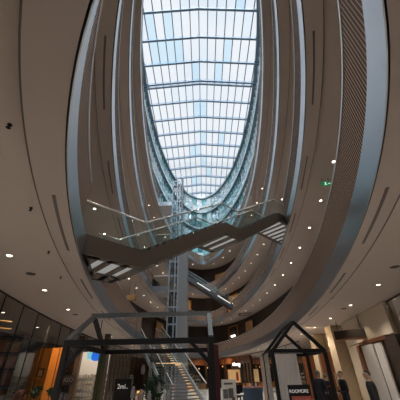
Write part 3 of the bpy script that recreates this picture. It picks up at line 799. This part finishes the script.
# ------------------------------------------------------------------ far shop, end of the hall
fs = thing('far_shop', 'lit shop front with timber bays and glowing sign at the far end of the hall', 'shop front', (4, 51.5, 0))
def P2(s, off=FW): x, y, a = at(s, off); return x, y, a
sF0, sF1 = s_of('right', 44)+.2, PERIM-(PERIM-s_of('left', 44))-.2
n = 14
pts = [P2(sF0+(sF1-sF0)*i/n) for i in range(n+1)]
for p in pts:
    mb = MB(); mb.box((p[0], p[1], 2.0), (.35, .35, 4.0), p[2]); mb.build('pier', M['darkwood'], fs)
mb = MB()
for p, q in zip(pts, pts[1:]): mb.bar((p[0], p[1], 3.75), (q[0], q[1], 3.75), .3, .9)
mb.build('header', M['brown'], fs)
for i, (p, q) in enumerate(zip(pts, pts[1:])):
    if i not in (3, 6, 9): mb = MB(); mb.bar((p[0], p[1], .4), (q[0], q[1], .4), .25, .8); mb.build('counter', M['orange'], fs)
# sign (lit white letters) faces the hall
text('lit_sign', 'tbng', .72, M['glowwhite'], fs, (4.98, 48.3, 3.2), (PI/2, 0, 0), .03)
for x in (4.4, 5.5):
    mb = MB(); mb.tube([(x, 48.3, 3.3), (x, 48.3, 4.36)], .015, 5); mb.build('sign_hanger', M['dark'], fs)
lp = thing('lit_poster', 'glowing amber picture with a red figure below the far shop sign', 'picture', (4.5, 48.0, 0))
mb = MB(); mb.box((4.5, 48.0, 1.7), (1.8, .08, 1.6), -.1); mb.build('picture', M['poster'], lp)
mb = MB(); mb.box((4.95, 47.9, 1.5), (.36, .03, .8), -.1); mb.lathe([(.12, 2.16), (.17, 2.28), (.12, 2.42)], c=(4.95, 47.9, -.26), n=10); mb.build('red_figure', M['redpatch'], lp)
mb = MB(); mb.box((4.5, 48.06, 1.7), (1.95, .06, 1.75), -.1); mb.box((4.5, 48.2, .45), (1.2, .3, .9), -.1); mb.build('frame', M['brown'], lp)
for i, (x, y) in enumerate([(6.6, 50.9), (8.0, 49.2), (-1.2, 51.9), (1.6, 52.2)]):
    sh = thing('goods_shelf', 'shelf unit of mixed goods in the far shop, %s from the left' % ORD[[2, 3, 0, 1][i]], 'shelf', (x, y, 0), 'shelves in the far shop')
    mb = MB()
    for zz in (.05, .6, 1.15, 1.7, 2.25): mb.box((x, y, zz), (1.3, .4, .05))
    mb.box((x-.65, y, 1.15), (.05, .4, 2.3)); mb.box((x+.65, y, 1.15), (.05, .4, 2.3)); mb.build('shelf_frame', M['brown'], sh)
    mb = MB()
    rnd = random.Random(i)
    for zz in (.08, .63, 1.18, 1.73):
        for q in range(6): hh = rnd.uniform(.15, .4); mb.box((x-.5+q*.2, y, zz+hh/2), (.13, .25, hh))
    o = mb.build('goods', M['shelfstuff'], sh); o['kind'] = 'stuff'

bl0 = None
for i, (x, y, z) in enumerate([(3.0, 50.6, 3.0), (5.9, 50.2, 2.9), (6.6, 49.4, 2.7), (7.3, 48.8, 3.0), (7.9, 47.6, 2.8), (8.4, 46.4, 2.9), (.6, 51.6, 2.9), (-.8, 51.4, 2.8)]):
    lab = 'tiny glowing pendant bulb in the far shop, %s from the left' % ORD[[2, 3, 4, 5, 6, 7, 1, 0][i]]
    if bl0 is None:
        bl0 = thing('pendant_bulb', lab, 'pendant light', (x, y, z), 'pendant bulbs in the far shop')
        mb = MB(); mb.lathe([(.02, -.10), (.085, -.05), (.09, .0), (.04, .08), (.02, .1)], n=12); g = mb.build('bulb', M['amber']); g.parent = bl0
        mb = MB(); mb.tube([(0, 0, .1), (0, 0, 1.36)], .01, 5); g = mb.build('cord', M['dark']); g.parent = bl0
    else: dup(bl0, (x, y, z), label=lab)
# gallery shop fronts far end (first and second galleries)
def gshop(s, k, w, mname, label, sign=None, h=3.9, fr='orange'):
    x, y, a = at(s, FW-.05); z = ZB[k]+.6
    r = thing('gallery_shop_window', label, 'shop window', (x, y, z), 'gallery shop windows'); rz = a-PI/2
    mb = MB()
    co, si = math.cos(rz), math.sin(rz)
    def loc(u, v, zz): return (x+u*co-v*si, y+u*si+v*co, z+zz)
    mb.box(loc(0, 0, h/2), (w-.2, .04, h-.2), rz); mb.build('display', M[mname], r)
    mb = MB()
    for u in (-w/2, w/2): mb.box(loc(u, -.03, h/2), (.12, .14, h), rz)
    mb.box(loc(0, -.03, h), (w+.12, .14, .14), rz); mb.build('frame', M[fr], r)
    if sign:
        mb = MB(); mb.box(loc(0, -.12, h*.62), (w*.45, .06, .28), rz); mb.build('sign', M[sign], r)
glow = mat('shop_glow_dim', (.35, .2, .1), .6, emit=(1, .5, .18), es=.035, noise=.7, nscale=1.5)
glow2 = mat('shop_glow_mid', (.5, .25, .1), .6, emit=(1, .48, .14), es=.16, noise=.8, nscale=2.2)
M['glow'] = glow; M['glow2'] = glow2
sm = (sF0+sF1)/2
half = PERIM/2
gshop(half-2.6, 0, 2.6, 'gwall', 'dark shop window in an orange timber frame with white sign, far end of first gallery', 'glowwhite')
gshop(half-7.5, 0, 3.0, 'glow', 'dim amber shop window at the far right of first gallery', None, fr='darkwood')
gshop(half+3.0, 0, 3.0, 'glow', 'dim amber shop window at the far left of first gallery', None, fr='darkwood')
gshop(half+8.0, 0, 3.2, 'glow', 'dim amber shop window behind the lift on first gallery', None, fr='darkwood')
gshop(half-3.2, 1, 3.4, 'glow2', 'amber lit shop window with white sign at the far end of second gallery', 'glowwhite')
gshop(half+1.2, 1, 3.0, 'glow2', 'amber lit shop window left of the far end of second gallery', None)
gshop(half+6.0, 1, 3.0, 'glow', 'dim amber shop window beside the lift on second gallery', None, fr='darkwood')
gshop(half-8.2, 1, 3.2, 'glow', 'dim amber shop window at the far right of second gallery', None, fr='darkwood')
gshop(half-1.0, 2, 3.2, 'glow', 'dim amber shop window at the far end of third gallery', None, fr='darkwood')

# ------------------------------------------------------------------ left shop interior
tw = thing('timber_display_wall', 'glowing orange timber display wall inside the left shop', 'display wall', (-8.6, 16.2, 0))
mb = MB(); mb.box((-8.2, 16.6, 1.55), (1.5, .12, 3.1), -.25); mb.build('timber_panel', M['orange'], tw)
mb = MB()
for u in (-.5, 0, .5): mb.box((-8.2+u*.97, 16.5-u*.25, 1.55), (.035, .04, 3.1), -.25)
mb.build('batten', M['brown'], tw)
pc = thing('framed_picture', 'small dark framed picture hanging on the orange timber wall', 'picture', (-8.2, 16.4, 1.9))
mb = MB(); mb.box((-8.5, 16.5, 1.95), (.34, .05, .42), -.25); mb.build('frame', M['black'], pc)
mb = MB(); mb.box((-8.5, 16.46, 1.95), (.22, .03, .28), -.25); mb.build('print', M['cream'], pc)
for i, (x, y, z, w) in enumerate([(-6.8, 13.2, 1.25, 'left one in front of the orange wall'), (-6.42, 13.9, 1.2, 'right one in front of the orange wall')]):
    r = thing('potted_plant', 'dark spiky leaved plant, '+w, 'plant', (x, y, 0), 'dark plants by the orange wall')
    mb = MB(); leaves(mb, (x, y, z), .2, .2, 90, .16, random.Random(20+i)); mb.build('foliage', M['leaf'], r)
    mb = MB(); mb.tube([(x, y, .5), (x, y, z)], .015, 6); mb.build('stem', M['darkwood'], r)
    mb = MB(); mb.lathe([(.12, 0), (.17, .5), (.15, .52)], c=(x, y, 0), n=14); mb.build('pot', M['pot'], r)
r = thing('rust_plant', 'rust red foliage plant below the shelf wall in the left shop', 'plant', (-6.9, 12.4, 0))
mb = MB(); leaves(mb, (-7.0, 12.4, .95), .24, .34, 110, .14, random.Random(31)); mb.build('foliage', M['rust'], r)
mb = MB(); mb.lathe([(.14, 0), (.2, .7), (.18, .72)], c=(-6.9, 12.4, 0), n=14); mb.build('pot', M['pot'], r)
# dark shelf wall left of the timber
sw = thing('shelf_wall', 'tall dark shelf wall with brown boxes behind the left shop glass', 'shelf', (-8.6, 12.8, 0))
mb = MB(); mb.box((-8.9, 12.9, 1.7), (2.0, .1, 3.4), .9); mb.build('back_panel', M['darkwood'], sw)
mb = MB()
for q in range(4):
    for e in range(5):
        u = -.7+q*.46
        mb.box((-8.9+u*math.cos(.9)+.16, 12.9+u*math.sin(.9)-.12, .5+e*.6), (.34, .16, .42), .9)
mb.build('boxes', M['brown'], sw)
mb = MB()
for e in range(6): mb.box((-8.78, 12.8, .25+e*.6), (2.0, .3, .04), .9)
mb.build('shelf_board', M['dark'], sw)
# light rods in the left shop
lr0 = None
for i, (p, q, w) in enumerate([((-8.6, 9.6, 3.55), (-7.4, 11.2, 3.55), 'upper one nearest the glass'), ((-9.1, 10.2, 3.4), (-7.8, 11.9, 3.4), 'lower one deeper inside')]):
    r = thing('light_rod', 'thin slanted warm light rod inside the left shop, '+w, 'light rod', p, 'light rods in the left shop')
    mb = MB(); mb.tube([p, q], .012, 6); mb.build('tube', M['amber'], r)
    mb = MB()
    for e in (p, q): mb.tube([e, (e[0], e[1], 4.36)], .004, 5)
    mb.build('wire', M['dark'], r)
cab = thing('display_cabinet', 'pale grey display cabinet standing at the lower left behind glass', 'cabinet', (-7.6, 9.6, 0))
mb = MB(); mb.box((-8.2, 10.0, 1.0), (1.3, .5, 2.0), .9); mb.build('body', M['darkwood'], cab)
mb = MB(); mb.box((-8.1, 9.95, 2.03), (1.4, .6, .06), .9); mb.build('top', M['pot'], cab)
# frosted sign letters on the glass, and the lit white shop with blue screen
kx = thing('glass_lettering', 'pale lettering on the glass right of the frame post on the left', 'sign', (-5.9, 13.7, 1.6))
mb = MB(); mb.box((-5.87, 13.72, 1.62), (.62, .02, .34), .05); mb.build('panel', M['boxwood'], kx)
text('lettering', 'KIGO', .22, M['pot'], kx, (-5.87, 13.70, 1.62), (PI/2, 0, .05))
mb = MB(); mb.box((-5.87, 13.72, .72), (.04, .03, 1.45)); mb.box((-5.87, 13.72, .02), (.5, .3, .04)); mb.build('stand', M['dark'], kx)
bs = thing('blue_screen', 'bright blue screen sign hanging over the white goods wall on the left', 'screen', (-5.7, 16, 4.37))
mb = MB(); mb.lathe([(.001, -.04), (.24, -.04), (.24, .04), (.001, .04)], n=24); mb.v = [(-5.56+v[0]*1.15, 16+v[2], 2.62+v[1]*.9) for v in mb.v]; mb.build('screen_panel', M['blue'], bs)
mb = MB(); mb.box((-5.90, 15.95, 2.70), (.2, .08, .42)); mb.build('side_panel', M['cyan'], bs)
mb = MB(); mb.tube([(-5.56, 16, 2.82), (-5.56, 16, 4.36)], .02, 6); mb.build('hanger', M['dark'], bs)
gw = thing('goods_wall', 'brightly lit white wall of small goods under the blue screen', 'display wall', (-5.9, 19.5, 0))
mb = MB(); mb.box((-6.9, 19.8, 1.55), (1.9, .1, 3.1), .1); mb.build('back_panel', M['white'], gw)
mb = MB(); rnd = random.Random(9)
for q in range(11):
    for e in range(6):
        mb.box((-7.75+q*.17, 19.62-.1+q*.017, .3+e*.3), (.12, .14, rnd.uniform(.1, .24)), .1)
o = mb.build('goods', M['shelfstuff'], gw); o['kind'] = 'stuff'
for nm, x, y, label in (('shop_pier', -5.75, 18.0, 'dark timber pier between the goods wall and the fabric strips'), ('shop_pier', -7.5, 18.6, 'dark timber pier left of the lit goods wall')):
    mb = MB(); mb.box((x, y, 1.95), (.28, .3, 3.9)); o = mb.build(nm, M['darkwood'], loc=(x, y, 0)); tag(o, label, 'pier')

# ------------------------------------------------------------------ right shop
WX = lambda s, off: at(s, off)
dr = thing('door_frame_wall', 'cream shop entrance wall with open brown doorway on the right', 'shop entrance', (9.0, 16.2, 0))
a0 = Vector((8.95, 17.6, 0)); a1 = Vector((8.45, 13.9, 0)); dd = (a1-a0)
def ap(t, z, o=0): p = a0+dd*t; n_ = Vector((dd.y, -dd.x, 0)).normalized(); p = p+n_*o; return Vector((p.x, p.y, z))
mb = MB(); mb.bar(ap(-.45, 1.5), ap(.12, 1.5), .18, 3.0); mb.build('wall_panel', M['cream'], dr)
mb = MB(); mb.bar(ap(-.5, 3.7), ap(1.25, 3.7), .14, 1.28); mb.build('bulkhead', M['cream'], dr)
mb = MB(); mb.bar(ap(.10, 2.98), ap(1.05, 2.98), .26, .16); mb.bar(ap(.10, 1.5), ap(.16, 1.5), .3, 3.0); mb.build('door_jamb', M['brown'], dr)
mb = MB(); mb.bar(ap(.13, 1.45), ap(.24, 1.45), .7, 2.9); mb.build('door_leaf', M['brown'], dr)
mb = MB(); mb.bar(ap(.98, 1.5), ap(1.3, 1.5), .26, 3.0); mb.build('brown_panel', M['boxwood'], dr)
wp = thing('white_panel', 'tall white panel standing in the doorway behind the person', 'panel', (8.9, 15.6, 0))
mb = MB(); mb.bar(ap(.26, 1.42, .22), ap(.66, 1.42, .22), .06, 2.84); mb.build('board', M['white'], wp)
wp2 = thing('white_panel', 'narrow white panel with black edge right of the taller one', 'panel', (8.6, 14.5, 0))
mb = MB(); mb.bar(ap(.72, 1.40, .22), ap(.92, 1.40, .22), .06, 2.8); mb.build('board', M['white'], wp2)
mb = MB(); mb.bar(ap(.69, 1.40, .20), ap(.72, 1.40, .20), .08, 2.8); mb.bar(ap(.78, 1.40, .18), ap(.80, 1.40, .18), .08, 2.7); mb.build('edge', M['black'], wp2)
bx = thing('shop_fascia_box', 'dark brown timber box mounted high above the shop front on the right', 'sign box', (8.3, 16.6, 3.3))
mb = MB(); mb.bar((7.55, 17.1, 3.42), (8.75, 16.1, 3.42), .5, .42); mb.build('body', M['boxwood'], bx)
mb = MB(); mb.bar((7.5, 17.1, 3.20), (8.75, 16.05, 3.20), .54, .04); mb.build('lower_edge', M['brown'], bx)
for x, y in ((7.7, 17.0), (8.6, 16.2)):
    mb = MB(); mb.tube([(x, y, 3.6), (x, y, 4.36)], .015, 6); mb.build('hanger', M['dark'], bx)
for x, y, w in ((8.95, 20.4, 'nearest the brown sign box'), (9.3, 24.8, 'farther back along the right shop line')):
    r = thing('stone_pillar', 'beige stone pillar '+w, 'pillar', (x, y, 0), 'beige stone pillars')
    mb = MB(); mb.box((x, y, 2.18), (.8, .8, 4.36), .1); mb.build('shaft', M['beige'], r)
    mb = MB(); mb.box((x, y, .1), (.9, .9, .2), .1); mb.build('plinth', M['darkwood'], r)
for x, y, h, w in ((8.7, 26.0, 3.0, 'left one behind the tent frame'), (8.85, 22.6, 3.0, 'right one behind the dark jacketed people')):
    r = thing('brown_door', 'orange brown timber door leaf, '+w, 'door', (x, y, 0), 'timber doors on the right')
    mb = MB(); mb.box((x, y, h/2), (.95, .08, h), .2); mb.build('leaf', M['brown'], r)
    mb = MB(); mb.tube([(x+.3, y-.09, .9), (x+.3, y-.09, 1.7)], .02, 6); mb.build('handle', M['rail'], r)
bw = thing('stone_wall', 'lit beige stone wall on the right behind the pillars', 'wall panel', (10.5, 24, 0))
mb = MB(); mb.bar((10.25, 28.5, 2.15), (9.5, 19.7, 2.15), .15, 4.3); mb.build('panel', M['beige'], bw)
bw = thing('stone_wall', 'beige inner wall of the right shop right of the doorway', 'wall panel', (10.5, 15, 0))
mb = MB(); mb.bar((10.9, 17.5, 1.9), (10.6, 12.2, 1.9), .15, 3.8); mb.build('panel', M['cream'], bw)

# ------------------------------------------------------------------ small signs on the galleries
ex = thing('exit_sign', 'green lit exit sign hanging under the second gallery on the right', 'exit sign', (5.85, 10.0, 9.27))
mb = MB(); mb.box((5.85, 10.0, 8.95), (.46, .06, .22)); mb.build('sign_body', M['exitg'], ex)
mb = MB(); mb.lathe([(.03, .03), (.03, .07)], c=(5.80, 9.965, 8.93), n=8); mb.box((5.80, 9.965, 8.93), (.05, .012, .09)); mb.bar((5.80, 9.965, 8.9), (5.74, 9.965, 8.86), .012, .02); mb.bar((5.80, 9.965, 8.9), (5.86, 9.965, 8.86), .012, .02)
mb.bar((5.92, 9.965, 8.94), (6.03, 9.965, 8.94), .012, .03); mb.build('pictogram', M['exitw'], ex)
for x in (5.7, 6.0):
    mb = MB(); mb.tube([(x, 10, 9.05), (x, 10, 9.26)], .01, 6); mb.build('hanger', M['dark'], ex)
bb = thing('brass_lamp', 'brass box lamp hanging over the left side of first gallery', 'lamp', (-6.45, 25.2, 9.27))
mb = MB(); mb.box((-6.45, 25.2, 7.75), (.8, .5, .42)); mb.build('lamp_body', M['brass'], bb)
for x in (-6.7, -6.2):
    mb = MB(); mb.tube([(x, 25.2, 7.95), (x, 25.2, 9.26)], .012, 6); mb.build('hanger', M['dark'], bb)

# ------------------------------------------------------------------ people
def person(label, loc, rz, jm, hm, h=1.74, patch=None, arms='down', turn=0.0):
    root = thing('person', label, 'person', loc); root.rotation_euler = (0, 0, rz)
    k = h/1.74
    V_, R, E_ = [], [], []
    def add(p, r, par=None):
        V_.append(Vector(p)*k); R.append(r*k); i = len(V_)-1
        if par is not None: E_.append((par, i))
        return i
    pel = add((0, 0, .95), .145)
    sp1 = add((0, .01, 1.10), .135, pel); ch = add((0, .015, 1.28), .165, sp1); up = add((0, 0, 1.42), .11, ch)
    nk = add((0, -.005, 1.50), .055, up); hd = add((0, -.02, 1.60), .088, nk); tp = add((0, -.015, 1.68), .08, hd)
    add((0, -.115, 1.595), .016, hd)
    for s in (-1, 1):
        add((s*.088, -.01, 1.61), .018, hd)
        hip = add((s*.095, 0, .88), .095, pel); kn = add((s*.105, -.015, .49), .062, hip); an = add((s*.11, .015, .09), .043, kn)
        add((s*.12, -.12, .035), .035, an)
        sh = add((s*.185, 0, 1.40), .068, up)
        if arms == 'down': el, wr = (s*.235, .03, 1.12), (s*.235, -.05, .88)
        else: el, wr = (s*.24, .02, 1.13), (s*.10, -.22, 1.08)
        el_ = add(el, .052, sh); w_ = add(wr, .033, el_)
        dv = (Vector(wr)-Vector(el)).normalized(); pm = add(tuple(Vector(wr)+dv*.06), .032, w_)
        sdv = dv.cross(Vector((s, 0, .1))).normalized()
        for f_, ln in ((-.027, .075), (-.009, .088), (.009, .085), (.027, .065)):
            b_ = Vector(wr)+dv*.09+sdv*f_; a_ = add(tuple(b_), .010, pm)
            add(tuple(b_+dv*ln*.55+Vector((-s*.012, 0, 0))), .009, a_); 
        tb_ = add(tuple(Vector(wr)+dv*.05+sdv*-.045), .011, pm); add(tuple(Vector(wr)+dv*.09+sdv*-.06), .009, tb_)
    me = bpy.data.meshes.new('body'); me.from_pydata([tuple(v) for v in V_], E_, [])
    tmp = bpy.data.objects.new('tmp', me); COL.objects.link(tmp)
    md = tmp.modifiers.new('s', 'SKIN')
    for i, d in enumerate(me.skin_vertices[0].data): d.radius = (R[i], R[i]*(.82 if i in (1, 2, 3) else 1)); d.use_root = (i == 0)
    sb = tmp.modifiers.new('b', 'SUBSURF'); sb.levels = 2; sb.render_levels = 2
    dg = bpy.context.evaluated_depsgraph_get(); nm = bpy.data.meshes.new_from_object(tmp.evaluated_get(dg))
    bpy.data.objects.remove(tmp); nm.name = 'body'
    nm.materials.clear()
    for m_ in (M['skin'], jm, M['trousers'], M['shoe']): nm.materials.append(m_)
    wrz = [Vector(V_[i]) for i in range(len(V_))]
    for p in nm.polygons:
        p.use_smooth = True; c = p.center/k
        hand = (arms == 'down' and c.z < .885 and abs(c.x) > .19) or (arms != 'down' and c.y < -.21 and c.z < 1.25)
        p.material_index = 0 if (c.z > 1.475 or hand) else 1 if c.z > .86 else 2 if c.z > .075 else 3
    b = bpy.data.objects.new('body', nm); COL.objects.link(b); b.parent = root
    mb = MB(); prof = []
    rings = []
    for i in range(7):
        t = i/6*PI*.64
        rings.append((.081*math.sin(t)+.001, .092*math.cos(t)))
    mb.lathe(rings, c=(0, .004, 1.632), n=16); o = mb.build('hair', hm, smooth=True); o.parent = root
    for i in range(len(o.data.vertices)):
        v = o.data.vertices[i].co
        if v.y < -.04: v.z = max(v.z, 1.655+(-v.y-.04)*.3)
        v.y = v.y*.98; v *= k
    for s in (-1, 1):
        mb = MB(); mb.lathe([(.001, -.011), (.009, -.006), (.011, 0), (.009, .006), (.001, .011)], c=(s*.032*k, -.099*k, 1.625*k), n=8); o = mb.build('eye', M['black']); o.parent = root
    mb = MB(); mb.box((0, -.098*k, 1.555*k), (.045, .012, .010)); o = mb.build('mouth', M['redpatch']); o.parent = root
    if patch:
        mb = MB(); mb.box((.02, .135*k, 1.30*k), (.16, .012, .03)); o = mb.build('back_print', M['redpatch']); o.parent = root
    return root
person('person in long black jacket standing alone before the white doorway panel', (4.2, 8.3, 0), -2.2, M['jacket'], M['hair'], 1.70)
person('grey haired person in navy jacket at the right tent post', (3.98, 11.3, 0), 2.2, M['jacket2'], M['greyhair'], 1.76, arms='front')
person('person in black jacket with red print on the back, middle of the three', (4.52, 12.05, 0), PI, M['jacket'], M['greyhair'], 1.66, patch=True, arms='front')
person('person in dark jacket right of the tent post, turned left', (4.78, 11.3, 0), -PI/2, M['jacket'], M['hair'], 1.72, arms='front')
person('person in dark clothes standing behind the hanging lanterns', (-2.62, 11.3, 0), .4, M['jacket'], M['hair'], 1.66)

# ------------------------------------------------------------------ light
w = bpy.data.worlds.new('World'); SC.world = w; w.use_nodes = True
nt = w.node_tree; nt.nodes.clear()
out = nt.nodes.new('ShaderNodeOutputWorld'); bg = nt.nodes.new('ShaderNodeBackground')
tc = nt.nodes.new('ShaderNodeTexCoord'); ns = nt.nodes.new('ShaderNodeTexNoise'); ns.inputs['Scale'].default_value = 2.2; ns.inputs['Detail'].default_value = 5
cr = nt.nodes.new('ShaderNodeValToRGB'); cr.color_ramp.elements[0].position = .34; cr.color_ramp.elements[1].position = .52
cr.color_ramp.elements[0].color = (.74, .86, .97, 1); cr.color_ramp.elements[1].color = (.92, .96, 1, 1)
nt.links.new(tc.outputs['Generated'], ns.inputs['Vector']); nt.links.new(ns.outputs['Fac'], cr.inputs[0]); nt.links.new(cr.outputs[0], bg.inputs[0])
# overcast sky; bright zone added out of view, overhead and behind, to light fascias
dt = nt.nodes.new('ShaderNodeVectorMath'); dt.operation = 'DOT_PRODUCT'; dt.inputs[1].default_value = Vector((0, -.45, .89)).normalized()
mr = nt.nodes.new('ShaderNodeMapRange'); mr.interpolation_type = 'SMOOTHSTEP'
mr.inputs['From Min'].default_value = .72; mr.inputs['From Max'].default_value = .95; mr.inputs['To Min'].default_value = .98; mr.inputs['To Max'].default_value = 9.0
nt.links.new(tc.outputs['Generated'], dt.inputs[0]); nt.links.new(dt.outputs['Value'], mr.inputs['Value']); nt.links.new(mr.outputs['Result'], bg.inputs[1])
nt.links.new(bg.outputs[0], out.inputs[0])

def area(name, loc, size, power, col, rot=(0, 0, 0)):
    l = bpy.data.lights.new(name, 'AREA'); l.energy = power; l.color = col; l.shape = 'DISK'; l.size = size
    o = bpy.data.objects.new(name, l); COL.objects.link(o); o.location = loc; o.rotation_euler = rot; return o
def spot(name, loc, tgt, power, col, ang=1.4):
    l = bpy.data.lights.new(name, 'SPOT'); l.energy = power; l.color = col; l.spot_size = ang; l.spot_blend = .6; l.shadow_soft_size = .08
    o = bpy.data.objects.new(name, l); COL.objects.link(o); o.location = loc
    o.rotation_euler = (Vector(tgt)-Vector(loc)).to_track_quat('-Z', 'Y').to_euler(); return o
ld = bpy.data.lights.new('downlight_lamp', 'SPOT'); ld.energy = 262; ld.color = (1, .885, .785); ld.spot_size = 2.1; ld.spot_blend = .8; ld.shadow_soft_size = .08
for x, y, z in LAMPS:
    o = bpy.data.objects.new('downlight_lamp', ld); COL.objects.link(o); o.location = (x, y, z-.03)
spot('timber_wall_spot', (-7.9, 14.6, 4.25), (-8.2, 16.5, 1.7), 300, (1, .62, .25))
spot('goods_wall_spot', (-6.6, 18.0, 4.25), (-6.9, 19.7, 1.7), 260, (1, .85, .68))
spot('far_shop_spot', (3.5, 49.8, 4.2), (4.5, 52, 1.2), 160, (1, .66, .34), 2.0)
spot('far_shop_spot', (7.6, 48.5, 4.2), (7.2, 50.8, 1.2), 160, (1, .66, .34), 2.0)
spot('far_shop_spot', (-.5, 50.8, 4.2), (-.5, 53, 1.2), 100, (1, .66, .34), 2.0)
spot('right_shop_spot', (7.0, 20.5, 4.25), (9.6, 22.0, 1.3), 80, (1, .76, .48), 2.6)
spot('right_shop_spot', (7.3, 25.5, 4.25), (9.9, 26, 1.3), 80, (1, .76, .48), 2.6)
spot('right_shop_spot', (9.4, 14.2, 4.25), (10.6, 15.0, 1.5), 120, (1, .76, .48), 2.2)
spot('right_door_spot', (7.6, 15.6, 4.25), (8.7, 16, 1.2), 45, (1, .84, .66), 1.6)

# ------------------------------------------------------------------ camera
f, th, roll = 268.33, .5843, .0233
cam = bpy.data.cameras.new('Camera'); cam.sensor_width = 36; cam.lens = f/400*36; cam.clip_start = .05; cam.clip_end = 300
co = bpy.data.objects.new('Camera', cam); COL.objects.link(co)
r0 = Vector((1, 0, 0)); u0 = Vector((0, -math.sin(th), math.cos(th))); f0 = Vector((0, math.cos(th), math.sin(th)))
cr_, sr_ = math.cos(roll), math.sin(roll)
R_ = r0*cr_-u0*sr_; U_ = r0*sr_+u0*cr_
mw = Matrix(((R_.x, U_.x, -f0.x, 0), (R_.y, U_.y, -f0.y, 0), (R_.z, U_.z, -f0.z, 1.6), (0, 0, 0, 1)))
co.matrix_world = mw
SC.camera = co
vs = SC.view_settings; vs.view_transform = 'Standard'; vs.look = 'None'; vs.exposure = 0.0; vs.gamma = 1.0; vs.use_curve_mapping = False
cy = SC.cycles
cy.max_bounces = 10; cy.diffuse_bounces = 6; cy.transparent_max_bounces = 24; cy.use_denoising = True
cy.sample_clamp_indirect = 4.0; cy.use_light_tree = True; cy.caustics_reflective = False; cy.caustics_refractive = False
